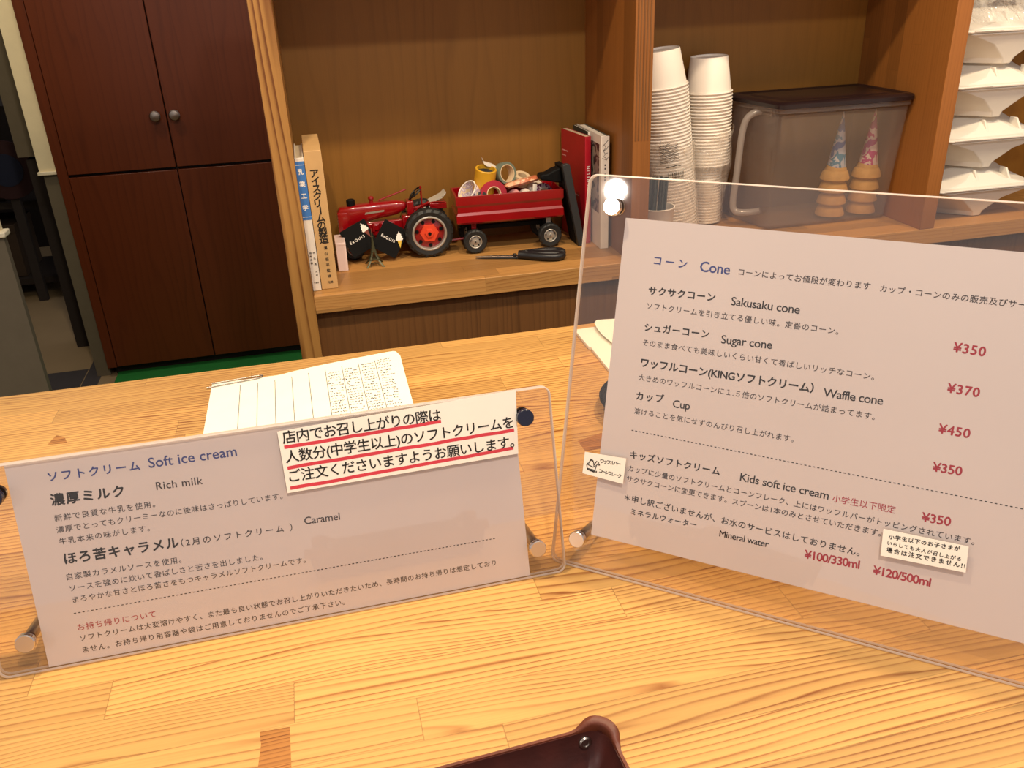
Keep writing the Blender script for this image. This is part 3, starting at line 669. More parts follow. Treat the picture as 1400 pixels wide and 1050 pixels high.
# thin white book with a blue title band (a page-block-like top shows, spine white)
t, w, d, h = book('book', 'thin white book with a blue title band, leftmost on the shelf', -.0243, -.0095, 1.532, 1.682, .2385, ('bookwhite', 'bookwhite', 'bookwhite'))
b = nb(); box(b, -w/2-.0002, w/2+.0002, -.0003, .0002, .131, .2385-.006); band = obj('title_band', b, 'bookblue', t, label='blue title band')
for z in (.2265, .1365): b = nb(); box(b, -w/2, w/2, -.0004, 0, z-.0004, z+.0004); obj('title_rule', b, 'white_ink', band)
vertical_text('乳業工学', t, 0, .2205, .0105, .0208, 'white_ink', 1.5, 'title_lettering')
vertical_text('林弘通', t, .0030, .0735, .0042, .0105, 'grey', 0, 'author_lettering'); vertical_text('福島正義', t, -.0030, .0735, .0042, .0062, 'grey', 0, 'author_lettering'); vertical_text('共著', t, .0030, .038, .0036, .0065, 'grey', 0, 'author_lettering')
b = nb(); add_text(b, '幸書房', spine_frame(-.0042, -.0004, .0145), .0030, 0); obj('publisher_lettering', b, 'grey', t, smooth=0)
# thick tan cased book
t, w, d, h = book('book', 'thick tan cased book titled in black, second from the left post', -.0085, .0212, 1.536, 1.715, .2475, ('tan', 'tan', 'tan'), inset=.0)
b = nb(); box(b, -w/2+.0004, w/2-.0004, .0006, d-.001, h-.001, h+.0006); obj('case_top', b, 'tan', t, bevel=.0004)
vertical_text('アイスクリームの製造', t, .0010, .2185, .0165, .0130, 'black', 1.6, 'title_lettering')
vertical_text('湯山荘平監修', t, .0015, .0800, .0062, .0105, 'ink', 1.2, 'author_lettering')
b = nb(); add_text(b, '光琳', spine_frame(-.0035, -.0004, .0108), .0052, 1); obj('publisher_lettering', b, 'ink', t, smooth=0)
# white carton beside it
t = thing('small_box', 'small pinkish white box beside the tan book', 'box', (.0365, 1.632, SZ), (0, 0, 0))
b = nb(); box(b, -.0095, .0095, 0, .062, 0, .0560); obj('body', b, 'eraser', t, bevel=.001)
b = nb(); box(b, -.0097, .0097, -.0003, .0623, .0505, .0563); obj('lid', b, 'eraser', t, bevel=.001)
# tower shaped card stand
t = thing('tower_figurine', 'tiny dark green lattice tower figurine in front of the red tractor', 'figurine', (.0985, 1.652, SZ))
b = nb()
def tw(z): return .0158*math.exp(-z/.0165)+.0016*(1-z/.068)+.0006
for sx in (-1, 1):
    for sy in (-1, 1):
        rg = []
        for z in [0, .003, .006, .010, .014, .018, .022, .027]:
            a = tw(z); th = min(.0033-.00004*z, a*.9); rg.append([Vector((sx*(a-th*p), sy*(a-th*q), z)) for p, q in ((0, 0), (1, 0), (1, 1), (0, 1))])
        loft(b, rg)
obj('leg_frame', b, 'bronze', t, smooth=0)
b = nb(); loft(b, [[Vector((x*tw(z), y*tw(z), z)) for x, y in ((1, 1), (-1, 1), (-1, -1), (1, -1))] for z in (.027, .034, .042, .050, .058, .066)]); obj('upper_shaft', b, 'bronze', t, smooth=0)
for z, k in ((.0125, 1.1), (.027, 1.18), (.056, 1.6)):
    b = nb(); a = tw(z)*k; box(b, -a, a, -a, a, z, z+.0018); obj('platform', b, 'bronze', t, bevel=.0002)
b = nb(); prism(b, [(-.010, 0), (-.0088, 0), (-.0055, .0052), (0, .0075), (.0055, .0052), (.0088, 0), (.010, 0), (.0064, .0068), (0, .0092), (-.0064, .0068)], -.012, -.0108, Matrix(((1,0,0,0),(0,0,1,0),(0,1,0,0),(0,0,0,1)))); obj('arch', b, 'bronze', t, smooth=0)
b = nb(); cyl(b, (0, 0, .066), (0, 0, .074), .0008, .0003, 8); obj('spire', b, 'brown_clip', t)
# two small black shop cards leaning on the tractor
def shop_card(label, cx, z, rot, wd, ht, cone, yb):
    t = thing('shop_card', label, 'card', (cx, yb, SZ+z), (math.radians(-12), 0, 0), None)
    M = Matrix(((1, 0, 0, 0), (0, 0, -1, 0), (0, 1, 0, 0), (0, 0, 0, 1))) @ Matrix.Rotation(rot, 4, 'Z')
    b = nb(); prism(b, rrect(-wd/2, wd/2, -ht/2, ht/2, .003, 3), -.0012, 0, M); obj('board', b, 'black_mat', t, smooth=20)
    b = nb(); me_row = M @ Matrix.Translation((-wd*.36, -.003, .0002)); add_text(b, 'ÉxQUIS', me_row, .0072, .8, wd*.56); obj('lettering', b, 'white_ink', t, smooth=0)
    K = M @ Matrix.Translation((wd*.34, .006, .0003)) @ Matrix.Rotation(-rot*cone[0]+cone[1], 4, 'Z')
    b = nb(); prism(b, [(-.0058, 0), (-.0072, .003), (-.0056, .0055), (-.0062, .008), (-.0038, .0095), (-.0042, .012), (-.0018, .0135), (0, .018), (.002, .0135), (.0042, .012), (.0038, .0095), (.0062, .008), (.0056, .0055), (.0072, .003), (.0058, 0)], 0, .0006, K); obj('ice_cream_print', b, 'white_ink', t, smooth=0, label='white printed swirl')
    b = nb(); prism(b, [(-.0042, 0), (0, -.0155), (.0042, 0)], 0, .0005, K); obj('cone_print', b, cone[2], t, smooth=0)
shop_card('black shop card with a brown cone, tilted up to the right before the tractor', .0745, .052, math.radians(24), .056, .056, (1, .55, 'brown_clip'), 1.668)
shop_card('black shop card with a yellow cone, tilted down to the right before the tractor', .1345, .0445, math.radians(-33), .052, .060, (1, 0, 'cone_yellow'), 1.668)

# ------------------------------------------------------------ toy tractor (nose to the left)
def wheel(parent, c, ro, ri, wd, rim_mat, disc_mat, lugs, holes, name='wheel', face=-1):
    """tyre with tread, rim ring and dished disc; axle along Y, visible face towards -Y"""
    M = Matrix.Translation(c) @ Matrix.Rotation(PI/2, 4, 'X')      # local z -> -Y
    b = nb(); ring_lathe(b, [(ri, -wd/2*.86), (ro*.86, -wd/2), (ro*.96, -wd*.36), (ro*.975, 0), (ro*.96, wd*.36), (ro*.86, wd/2), (ri, wd/2*.86)], M, 40)
    for k in range(lugs):
        a = 2*PI*k/lugs
        for s in (-1, 1):
            q = M @ Matrix.Rotation(a+(PI/lugs if s > 0 else 0), 4, 'Z')
            r0, r1 = ro*.90, ro*1.0; hw = ro*.05
            loft(b, [[q @ Vector((r0, -hw, 0)), q @ Vector((r0, hw, 0)), q @ Vector((r1, hw*.8, 0)), q @ Vector((r1, -hw*.8, 0))],
                     [q @ Vector((r0*.93, -hw+ro*.14, s*wd*.5)), q @ Vector((r0*.93, hw+ro*.14, s*wd*.5)), q @ Vector((r1*.945, hw*.8+ro*.14, s*wd*.47)), q @ Vector((r1*.945, -hw*.8+ro*.14, s*wd*.47))]])
    tyre = obj(name, b, 'rubber', parent, smooth=30)
    b = nb(); ring_lathe(b, [(ri*.90, -wd*.40), (ri*1.03, -wd*.40), (ri*1.05, wd*.46), (ri*.99, wd*.49), (ri*.93, wd*.46), (ri*.90, wd*.2)], M, 40); obj('rim', b, rim_mat, tyre, smooth=40)
    b = nb(); lathe(b, [(ri*.92, wd*.10), (ri*.92, wd*.16), (ri*.62, wd*.24), (ri*.54, wd*.26)], M, 36); dk = obj('wheel_disc', b, 'red_paint' if disc_mat == 'orange_red' else disc_mat, tyre, smooth=30)
    b = nb(); lathe(b, [(ri*.60, wd*.22), (ri*.56, wd*.34), (ri*.30, wd*.36), (ri*.26, wd*.46), (ri*.12, wd*.48)], M, 6 if holes == 7 else 30); obj('hub', b, disc_mat, tyre, smooth=30)
    for k in range(holes):
        a = 2*PI*(k+.3)/holes; b = nb(); p = M @ Vector((ri*.74*math.cos(a), ri*.74*math.sin(a), wd*.20)); q = M @ Vector((ri*.74*math.cos(a), ri*.74*math.sin(a), wd*.275)); cyl(b, p, q, ri*.11, n=14); obj('hole', b, 'black_mat', dk)
    b = nb(); cyl(b, M @ Vector((0, 0, wd*.40)), M @ Vector((0, 0, wd*.54)), ri*.10, n=12); obj('axle_cap', b, 'black_mat', dk)
    return tyre
t = thing('toy_tractor', 'red toy farm tractor with big black rear wheels on the shelf', 'toy tractor', (.0, 1.712, SZ))
wheel(t, (.2125, -.040, .0495), .0495, .033, .027, 'silver', 'orange_red', 18, 7, 'rear_wheel')
wheel(t, (.2125, .0405, .0495), .0495, .033, .027, 'silver', 'orange_red', 18, 7, 'rear_wheel')
wheel(t, (.0640, -.0095, .0225), .0225, .013, .0115, 'silver', 'red_paint', 14, 0, 'front_wheel')
wheel(t, (.0640, .0095, .0225), .0225, .013, .0115, 'silver', 'red_paint', 14, 0, 'front_wheel')
def hood_ring(x, w, z0, z1, r): return [Vector((x, y, z)) for y, z in rrect(-w, w, z0, z1, r, 4)]
b = nb(); loft(b, [hood_ring(.041, .0105, .060, .100, .006), hood_ring(.046, .0135, .058, .105, .008), hood_ring(.075, .0145, .070, .108, .009), hood_ring(.120, .0150, .078, .110, .010), hood_ring(.155, .0140, .082, .110, .010), hood_ring(.172, .0110, .090, .107, .007), hood_ring(.178, .005, .096, .102, .002)]); hd = obj('hood', b, 'red_paint', t, smooth=50)
b = nb(); loft(b, [hood_ring(.0395, .0125, .036, .097, .004), hood_ring(.0475, .0145, .034, .100, .006), hood_ring(.058, .0145, .034, .100, .006)]); gr = obj('grille', b, 'red_paint', t, smooth=40)
for i in range(9): b = nb(); z = .042+.0055*i; box(b, .0388, .0400, -.0095, .0095, z, z+.0022); obj('grille_bar', b, 'silver', gr)
b = nb(); cyl(b, (.068, 0, .104), (.068, 0, .1175), .0085, n=24); cyl(b, (.068, 0, .1175), (.068, 0, .1195), .0085, .006, 24); obj('air_cleaner_cap', b, 'black_mat', t)
b = nb(); cyl(b, (.108, 0, .108), (.108, 0, .115), .004, n=16); lathe(b, [(.005, .115), (.006, .118), (.005, .121), (.001, .1225)], Matrix.Translation((.108, 0, 0)), 16); obj('fuel_cap', b, 'red_paint', t)
b = nb(); tube(b, [(.122, -.004, .1130), (.150, -.004, .1215), (.178, -.003, .1300)], .0016, 8); obj('steering_shaft', b, 'red_paint', t)
b = nb(); box(b, .070, .178, -.009, .009, .034, .072); box(b, .085, .150, -.014, .012, .046, .070); cyl(b, (.112, -.016, .062), (.112, -.012, .062), .0065, n=14); cyl(b, (.118, 0, .040), (.150, 0, .040), .009, n=16); obj('engine', b, 'red_paint', t, bevel=.0015)
for i in range(4): b = nb(); cyl(b, (.092+.014*i, -.016, .055), (.092+.014*i, -.016, .0705), .0028, n=10); obj('manifold_pipe', b, 'red_paint', t)
b = nb(); cyl(b, (.138, -.0165, .060), (.138, -.0115, .060), .0075, n=18); obj('flywheel_cover', b, 'black_mat', t)
b = nb(); box(b, .165, .232, -.015, .015, .036, .080); box(b, .196, .229, -.034, .034, .042, .057); obj('rear_housing', b, 'red_paint', t, bevel=.003)
b = nb(); cyl(b, (.2125, -.052, .0495), (.2125, .052, .0495), .0045, n=14); obj('rear_axle', b, 'silver', t)
b = nb(); cyl(b, (.064, -.014, .0225), (.064, .014, .0225), .003, n=12); cyl(b, (.064, 0, .0225), (.058, 0, .045), .004, n=12); obj('front_axle', b, 'red_paint', t)
b = nb(); box(b, .176, .190, -.014, .014, .080, .108); obj('dash_panel', b, 'red_paint', t, bevel=.002)
b = nb(); cyl(b, (.180, 0, .104), (.196, 0, .121), .0018, n=8); obj('steering_column', b, 'black_mat', t)
M = Matrix.Translation((.197, 0, .1215)) @ Matrix.Rotation(math.radians(-40), 4, 'Y') @ Matrix.Rotation(PI, 4, 'X')
b = nb(); ring_lathe(b, [(.0155+.0015*math.cos(2*PI*k/8), .0015*math.sin(2*PI*k/8)) for k in range(8)], M, 28)
for k in range(3): tube(b, [M @ Vector((0, 0, 0)), M @ Vector((.0155*math.cos(2.1*k), .0155*math.sin(2.1*k), 0))], .0009, 6)
obj('steering_wheel', b, 'black_pl', t, smooth=60)
b = nb(); cyl(b, (.207, -.010, .088), (.2065, -.010, .136), .0012, .0022, 8); obj('gear_lever', b, 'red_paint', t)
b = nb(); loft(b, [[Vector((x, y*(.7+.3*k), z-.0015*0)) for x, z, k in ((.222, .1035, 0), (.232, .1065, .8), (.248, .113, 1), (.256, .121, .7))] + [Vector((x, y*(.7+.3*k), z-.0035)) for x, z, k in ((.256, .121, .7), (.248, .113, 1), (.232, .1065, .8), (.222, .1035, 0))] for y in (-.0165, -.006, .006, .0165)]); obj('seat', b, 'seatgrey', t, smooth=50)
b = nb(); tube(b, [(.186, 0, .088), (.212, 0, .094), (.236, 0, .104)], .004, 8); box(b, .222, .256, -.015, .015, .088, .100); obj('seat_bracket', b, 'red_paint', t, smooth=50, bevel=.001)
b = nb(); tube(b, smooth_path([(.186, -.020, .084), (.202, -.028, .099), (.225, -.030, .106), (.250, -.026, .103)], 5), .003, 8, flat=.5); obj('fender', b, 'red_paint', t, smooth=50)
for s in (-1, 1): b = nb(); prism(b, [(.092, .0900), (.130, .0925), (.131, .0960), (.094, .0940)], s*.01485-.0003, s*.01485+.0003, Matrix(((1,0,0,0),(0,0,1,0),(0,1,0,0),(0,0,0,1)))); obj('hood_decal', b, 'silver', hd, smooth=0)
# ------------------------------------------------------------ toy wagon
t = thing('toy_wagon', 'red toy farm wagon full of tape rolls behind the tractor', 'toy wagon', (.3795, 1.698, SZ), (0, 0, math.radians(-3)))
WX, WY, WZ0, WZ1 = .109, .044, .060, .1165
b = nb()
def wring(x, y, z): return [Vector((sx*x, sy*y, z)) for sx, sy in ((-1, -1), (1, -1), (1, 1), (-1, 1))]
loft(b, [wring(WX-.002, WY-.003, WZ0), wring(WX, WY, WZ0+.004), wring(WX, WY, .078), wring(WX-.003, WY-.003, .083), wring(WX-.003, WY-.003, .094), wring(WX, WY, .099), wring(WX, WY, WZ1), wring(WX-.004, WY-.004, WZ1), wring(WX-.006, WY-.006, .066)]); obj('bed', b, 'red_paint', t, smooth=20, bevel=.0006)
for x in (-.062, .092):
    b = nb(); cyl(b, (x-.012, -.040, .024), (x-.012, .040, .024), .0035, n=12); obj('axle', b, 'black_mat', t)
    b = nb(); box(b, x-.020, x-.004, -.024, .024, .026, .060); obj('bolster', b, 'black_mat', t, bevel=.001)
    b = nb(); box(b, x-.017, x-.007, -.030, -.024, .046, .060); obj('bracket', b, 'red_paint' if x < 0 else 'silver', t, bevel=.001)
    for s in (-1, 1): wheel(t, (x-.012, s*.040, .0245), .0245, .0125, .016, 'silver', 'silver', 16, 5, 'wheel')
b = nb(); box(b, -.062, .092, -.005, .005, .038, .046); obj('reach_pole', b, 'black_mat', t)
b = nb(); tube(b, [(-.074, 0, .022), (-.105, 0, .020), (-.128, 0, .018)], .0025, 8); obj('drawbar', b, 'red_paint', t)
# ------------------------------------------------------------ tapes and oddments in the wagon
GT = 'tape and odds and ends in the toy wagon'
def roll(name, label, cat, c, ax, ro, ri, wd, mat, core, spin=0):
    t = thing(name, label, cat, c, frame(ax).to_euler(), GT)
    b = nb(); ring_lathe(b, [(ri, -wd/2), (ro*.99, -wd/2), (ro, -wd/2+.0006), (ro, wd/2-.0006), (ro*.99, wd/2), (ri, wd/2)], None, 36); obj('tape', b, mat, t, smooth=40)
    b = nb(); ring_lathe(b, [(ri-.0016, -wd/2), (ri, -wd/2), (ri, wd/2), (ri-.0016, wd/2)], None, 36); obj('core', b, core, t, smooth=40)
    return t
t = thing('paper_cup', 'small paper cup with a purple floral print tilted at the left end of the wagon', 'cup', (.309, 1.693, .100), frame((-.62, -.30, .55)).to_euler(), GT)
b = nb(); lathe(b, [(.0165, -.018), (.0225, .017), (.0215, .017), (.0155, -.0165)], None, 32, caps=(True, True)); obj('wall', b, 'floral', t)
b = nb(); ring_lathe(b, [(.0220+.0014*math.cos(2*PI*k/8), .017+.0014*math.sin(2*PI*k/8)) for k in range(8)], None, 32); obj('rim', b, 'cup', t, smooth=60)
roll('tape_roll', 'small dark roll of tape beside the floral cup in the wagon', 'tape', (.3245, 1.672, .0960), (-.5, -.6, .5), .0125, .006, .014, 'dgrey', 'whitetape')
t = thing('tape_roll', 'upright yellow roll of tape with a dark middle, highest at the left of the wagon', 'tape', (.3365, 1.699, .126), frame((.12, -.22, 1)).to_euler(), GT)
b = nb(); ring_lathe(b, [(.0175, -.024), (.0215, -.024), (.0215, .0235), (.0205, .0245), (.0178, .0245)], None, 36); obj('tape', b, 'yellow', t, smooth=40)
b = nb(); lathe(b, [(.0174, -.02), (.0174, .017), (.012, .0185), (.003, .016)], None, 32); obj('core', b, 'dgrey', t, smooth=40)
t = roll('tape_roll', 'grey green ring of tape standing on edge behind the yellow roll', 'tape', (.3800, 1.706, .134), (.45, -1, .25), .0225, .0175, .018, 'greentape', 'cream')
roll('tape_roll', 'crimson roll of tape with a pale core at the front of the wagon', 'tape', (.3480, 1.678, .1010), (.10, -1, .30), .0270, .0150, .015, 'redtape', 'cream')
b = nb(); pts = smooth_path([(.336, 1.712, .166), (.3375, 1.712, .160), (.343, 1.712, .1555), (.352, 1.712, .1525), (.362, 1.712, .1475), (.366, 1.712, .142)], 5)
loft(b, [[p+Vector((-.0015, -.006, .004)), p+Vector((-.0015, .007, .004)), p+Vector((.0012, .007, -.004)), p+Vector((.0012, -.006, -.004))] for p in pts]); tag(obj('tape_strip', b, 'whitetape', smooth=60), 'curl of white tape sticking up behind the yellow roll', 'tape', GT)
t = thing('wrapped_packet', 'slim orange printed packet lying across the tapes in the wagon', 'packet', (.411, 1.685, .1195), (0, math.radians(-9), math.radians(4)), GT)
b = nb(); loft(b, [[Vector((x, y*w, z*h)) for y, z in ((-1, 0), (-.6, 1), (.6, 1), (1, 0), (.6, -1), (-.6, -1))] for x, w, h in ((-.038, .009, .0008), (-.032, .010, .0045), (0, .0105, .0055), (.030, .010, .0048), (.036, .009, .0008))]); obj('wrapper', b, 'orange', t, smooth=50)
b = nb(); box(b, .0355, .0405, -.0095, .0095, -.0007, .0007); obj('sealed_end', b, 'orange', t)
roll('tape_roll', 'pink and white roll of tape left of centre below the orange packet', 'tape', (.3930, 1.680, .0900), (-.5, -.5, .45), .0150, .008, .014, 'pinktape', 'whitetape')
roll('tape_roll', 'pale pink roll of tape right of centre below the orange packet', 'tape', (.4160, 1.682, .0890), (-.6, -.45, .4), .0150, .008, .015, 'whitetape', 'pinktape')
roll('tape_roll', 'white roll of tape with purple printed side at the right end of the wagon', 'tape', (.4550, 1.688, .0880), (.35, -.75, .45), .0235, .014, .012, 'purple', 'whitetape')
roll('tape_roll', 'wide white roll of tape lying behind the purple printed one', 'tape', (.4430, 1.706, .0960), (.3, -.7, .5), .0185, .012, .016, 'whitetape', 'cream')
t = thing('paper_tag', 'white paper tag standing between the tapes in the wagon', 'tag', (.4340, 1.678, .1020), (math.radians(-8), math.radians(6), 0), GT)
b = nb(); box(b, -.004, .004, -.0006, .0006, -.012, .012); obj('card', b, 'whitetape', t)
t = thing('tape_roll', 'cream roll of tape half hidden behind the orange packet', 'tape', (.4150, 1.712, .1180), frame((.2, -.4, 1)).to_euler(), GT)
b = nb(); ring_lathe(b, [(.009, -.010), (.0165, -.010), (.0165, .010), (.009, .010)], None, 32); obj('tape', b, 'cream', t, smooth=40)
# ------------------------------------------------------------ black leaning stand, books on the right, scissors
t = thing('display_stand', 'black plastic wedge stand leaning between the wagon and the red book', 'stand', (.518, 1.632, SZ))
XZ = Matrix(((1, 0, 0, 0), (0, 0, 1, 0), (0, 1, 0, 0), (0, 0, 0, 1)))
b = nb(); prism(b, [(-.006, 0), (.0085, 0), (-.0235, .167), (-.0290, .1685), (-.0375, .1665), (-.0380, .163)], 0, .012, XZ); obj('front_edge', b, 'dgrey', t, bevel=.001)
b = nb(); prism(b, [(-.0065, .0), (.004, 0), (-.0265, .163), (-.0375, .161)], .0122, .062, XZ); obj('panel', b, 'black_mat', t, bevel=.001)
b = nb(); prism(b, [(-.0370, .158), (-.0500, .154), (-.0640, .1475), (-.0760, .1470), (-.0790, .1420), (-.0770, .1360), (-.0600, .1330), (-.0450, .1290), (-.0330, .128)], .020, .050, XZ); obj('wedge', b, 'black_mat', t, bevel=.003)
t = thing('book', 'red guide book with its spine to the front right of the wagon', 'book', (.5370, 1.648, SZ), (0, 0, math.radians(7)))
w, d, h = .0125, .118, .2150
b = nb(); box(b, -w/2, w/2, 0, .0015, 0, h); obj('spine', b, 'redbook', t, bevel=.0006)
for s in (-1, 1): b = nb(); xa, xb = (-w/2, -w/2+.001) if s < 0 else (w/2-.001, w/2); box(b, xa, xb, .0015, d, 0, h); obj('cover', b, 'redbook', t)
b = nb(); box(b, -w/2+.001, w/2-.001, .0015, d-.001, .001, h-.0008); obj('page_block', b, 'page', t)
SU = Matrix(((0, -1, 0, 0), (0, 0, -1, 0), (1, 0, 0, 0), (0, 0, 0, 1)))     # lettering running up the spine
b = nb(); add_text(b, 'MICHELIN', Matrix.Translation((.0030, -.0003, .105)) @ SU, .0080, .8, .052); obj('title_lettering', b, 'white_ink', t, smooth=0)
b = nb(); add_text(b, 'GUIDE', Matrix.Translation((.0025, -.0003, .060)) @ SU, .0050, 0, .020)
CO = Matrix(((0, 0, -1, 0), (-1, 0, 0, 0), (0, 1, 0, 0), (0, 0, 0, 1)))       # lettering on the left cover
b.free()
for yy, zz, ww in ((.112, .172, .028), (.112, .162, .018), (.112, .128, .040), (.112, .118, .034), (.060, .092, .030)):
    b = nb(); box(b, -w/2-.0003, -w/2-.0001, yy-ww, yy, zz, zz+.0022); obj('cover_print', b, 'pinktape', t, smooth=0)
t = thing('book', 'white book with a grey photo cover and black branch drawing, beside the divider', 'book', (.5560, 1.600, SZ), (0, 0, math.radians(-1)))
w, d, h = .0165, .165, .2215
b = nb(); box(b, -w/2, w/2, 0, .0015, 0, h); obj('spine', b, 'bookwhite', t, bevel=.0006)
for s in (-1, 1):
    b = nb(); xa, xb = (-w/2, -w/2+.0014) if s < 0 else (w/2-.0014, w/2); box(b, xa, xb, .0015, d, 0, h); c = obj('cover', b, 'bookwhite' if s < 0 else 'darkbook', t)
    if s < 0: b = nb(); box(b, -w/2-.0003, -w/2, .012, .150, .070, .205); obj('cover_photo', b, 'photo', c, smooth=0)
b = nb(); loft(b, [[Vector((-w/2+.0016, .0015, z)), Vector((w/2-.0016, .0015, z)), Vector((w/2-.0016, d-.004, z)), Vector((-w/2+.0050, d-.004, z))] for z in (.001, h-.002)]); obj('page_block', b, 'label', t)
b = nb(); SPF = Matrix(((1, 0, 0, 0), (0, 0, -1, -.0003), (0, 1, 0, 0), (0, 0, 0, 1)))
for st in ([(.006, .214), (-.002, .206), (.001, .200), (-.004, .194), (0, .188), (-.003, .183), (.004, .178)], [(-.002, .206), (-.006, .203)], [(0, .188), (.005, .190)], [(-.004, .194), (.003, .197), (.006, .203)], [(-.006, .180), (.003, .176), (.006, .182)]): ribbon(b, st, SPF, .0009, 0)
obj('branch_drawing', b, 'black', t, smooth=0)
for i, zz in enumerate((.165, .158, .147, .141, .136)): b = nb(); box(b, -.0012, .0012, -.0003, 0, zz, zz+.0032); obj('spine_print', b, 'grey', t, smooth=0)
t = thing('book', 'thin dark grey booklet between the red book and the white book', 'book', (.5478, 1.675, SZ), (0, 0, math.radians(1)))
b = nb(); box(b, -.0022, .0014, 0, .094, 0, .2185); obj('page_block', b, 'label', t)
for s in (-1, 1): b = nb(); x = -.0026 if s < 0 else .0014; box(b, x, x+.0004, 0, .095, 0, .2195); obj('cover', b, 'darkbook', t)
# scissors
a = math.atan2(1.572-1.623, .462-.2945)
t = thing('scissors', 'closed black handled scissors lying before the wagon', 'scissors', (.2945, 1.620, SZ), (0, 0, a))
for s in (-1, 1):
    b = nb(); z0 = .0035+.0016*s
    prism(b, [(0, 0), (.030, s*.0022+.0022*(s > 0)), (.092, s*.0050), (.092, -s*.0030), (.040, -.0016*s), (.006, -s*.0008)], z0-.0008, z0+.0008); bl = obj('blade', b, 'steel' if s > 0 else 'dgrey', t, bevel=.0003)
    b = nb(); cc = smooth_path([(.086, s*.002, 0), (.100, s*.006, 0), (.116, s*.0125, 0), (.140, s*.0200, 0), (.160, s*.0210, 0), (.171, s*.0135, 0), (.171, s*.0070, 0), (.155, s*.0035, 0), (.130, s*.0030, 0), (.104, s*.0015, 0)], 5)
    tube(b, [p+Vector((0, 0, .0080)) for p in cc], .0066, 10, flat=1.15); obj('handle', b, 'black_pl', t, smooth=60)
b = nb(); lathe(b, [(.0042, 0), (.0042, .0076), (.0030, .0088), (.0005, .0090)], Matrix.Translation((.078, 0, .001)), 16); obj('pivot_screw', b, 'black_pl', t)

# ------------------------------------------------------------ middle compartment: paper cups
def cup_mesh(s=1.0):
    b = nb(); k = s
    lathe(b, [(.0464*k, .0012), (.0376*k, .070), (.0373*k, .0704), (.0370*k, .070), (.0366*k, .0665), (.002, .0665), (.002, .0660), (.0377*k, .0660), (.0460*k, .0012)], None, 36, caps=(False, False))
    bm = b; rr_ = [(.0482*k+.0016*math.cos(2*PI*q/8), .0020+.0017*math.sin(2*PI*q/8)) for q in range(8)]; ring_lathe(bm, rr_, None, 36)
    return bm
cupA = obj('paper_cup', cup_mesh(), 'cup', smooth=50); cupB = obj('paper_cup', cup_mesh(.66), 'cup', smooth=50)
def stack(src, base, axis, n, pitch, label, group, first):
    for i in range(n):
        o = src if (i == 0 and first) else src.copy()
        if o is not src: link(o)
        ax = Vector(axis).normalized(); o.location = Vector(base)+ax*pitch*i; o.rotation_euler = frame(ax).to_euler()
        lb = label if i < n-1 or not isinstance(label, tuple) else label
        tag(o, label[1] if i == n-1 else label[0], 'cup', group)
AX1 = (-.125, .0, 1); B1 = (.739, 1.678, SZ+.0062); AX2 = (-.035, 0, 1); B2 = (.8290, 1.7180, SZ+.0024)
stack(cupA, B1, AX1, 45, .0066, ('white paper cup nested in the leaning stack beside the post', 'whole white paper cup on top of the leaning stack beside the post'), 'paper cups in the leaning stack', True)
stack(cupB, B2, AX2, 20, .0062, ('small white paper cup in the lower half of the straighter stack by the tub', 'topmost of the smaller white cups in the straighter stack by the tub'), 'smaller paper cups under the straighter stack', True)
stack(cupA, Vector(B2)+Vector(AX2)*.1245+Vector((0, 0, 0)), AX2, 23, .0066, ('white paper cup nested in the upper half of the straighter stack by the tub', 'whole white paper cup on top of the straighter stack by the tub'), 'paper cups in the straighter stack', False)
def film_bag(label, base, axis, H, rad, seed, mat='film'):
    rr = random.Random(seed); az = Vector(axis).normalized(); axx = (Vector((1, 0, 0))-az*az.x).normalized(); ay = az.cross(axx)
    M = Matrix.Translation(base) @ Matrix((axx, ay, az)).transposed().to_4x4()
    t = thing('plastic_sleeve', label, 'plastic bag', base)
    b = nb(); NA, NZ = 64, 40; rings = []
    ph = [rr.uniform(0, 6.28) for _ in range(12)]
    for j in range(NZ+1):
        z = .001+H*j/NZ; ring = []; q = j/NZ
        for i in range(NA):
            a = 2*PI*i/NA
            f = .0016*abs(math.sin(3.5*a+ph[0]+5*q))+.0014*abs(math.sin(5*a-ph[1]+11*q+1.5*math.sin(2*a+ph[5])))+.0010*abs(math.sin(4*a+ph[2]-19*q))
            r = rad(q)+f*.5-.0007+.004*max(0, q-.9)*10*math.sin(4*a+ph[6])**2
            zz = z+(.010*math.sin(2*a+ph[3])+.006*math.sin(5*a+ph[4]))*max(0, q-.6)/.4
            ring.append(M @ Vector((r*math.cos(a), r*math.sin(a), zz)))
        rings.append(ring)
    loft(b, rings, (False, False)); fo = obj('film', b, mat, t, True, smooth=70); return t, M
t, M = film_bag('crumpled clear plastic sleeve with printing and barcode round the leaning cup stack', B1, AX1, .185, lambda q: .0520+.0005*math.sin(q*9), 5)
def on_bag(a, z, r=.0560): return M @ Vector((r*math.cos(a), r*math.sin(a), z))
ac = math.radians(-99)
rr = random.Random(9); b = nb()
x = -.016
while x < .016:
    w = rr.choice((.0005, .0008, .0014)); a0 = ac+x/.056; a1 = ac+(x+w)/.056; z0, z1 = .118+rr.uniform(-.001, .001), .131
    addf(b, [b.verts.new(on_bag(a0, z0)), b.verts.new(on_bag(a1, z0)), b.verts.new(on_bag(a1, z1)), b.verts.new(on_bag(a0, z1))]); x += w+rr.choice((.0007, .001, .0016))
obj('barcode', b, 'black', t, True, smooth=0)
def bag_stroke(b, pts, wd):
    for (a0, z0), (a1, z1) in zip(pts, pts[1:]):
        addf(b, [b.verts.new(on_bag(ac+a0/.056, z0)), b.verts.new(on_bag(ac+a1/.056, z1)), b.verts.new(on_bag(ac+a1/.056, z1+wd)), b.verts.new(on_bag(ac+a0/.056, z0+wd))])
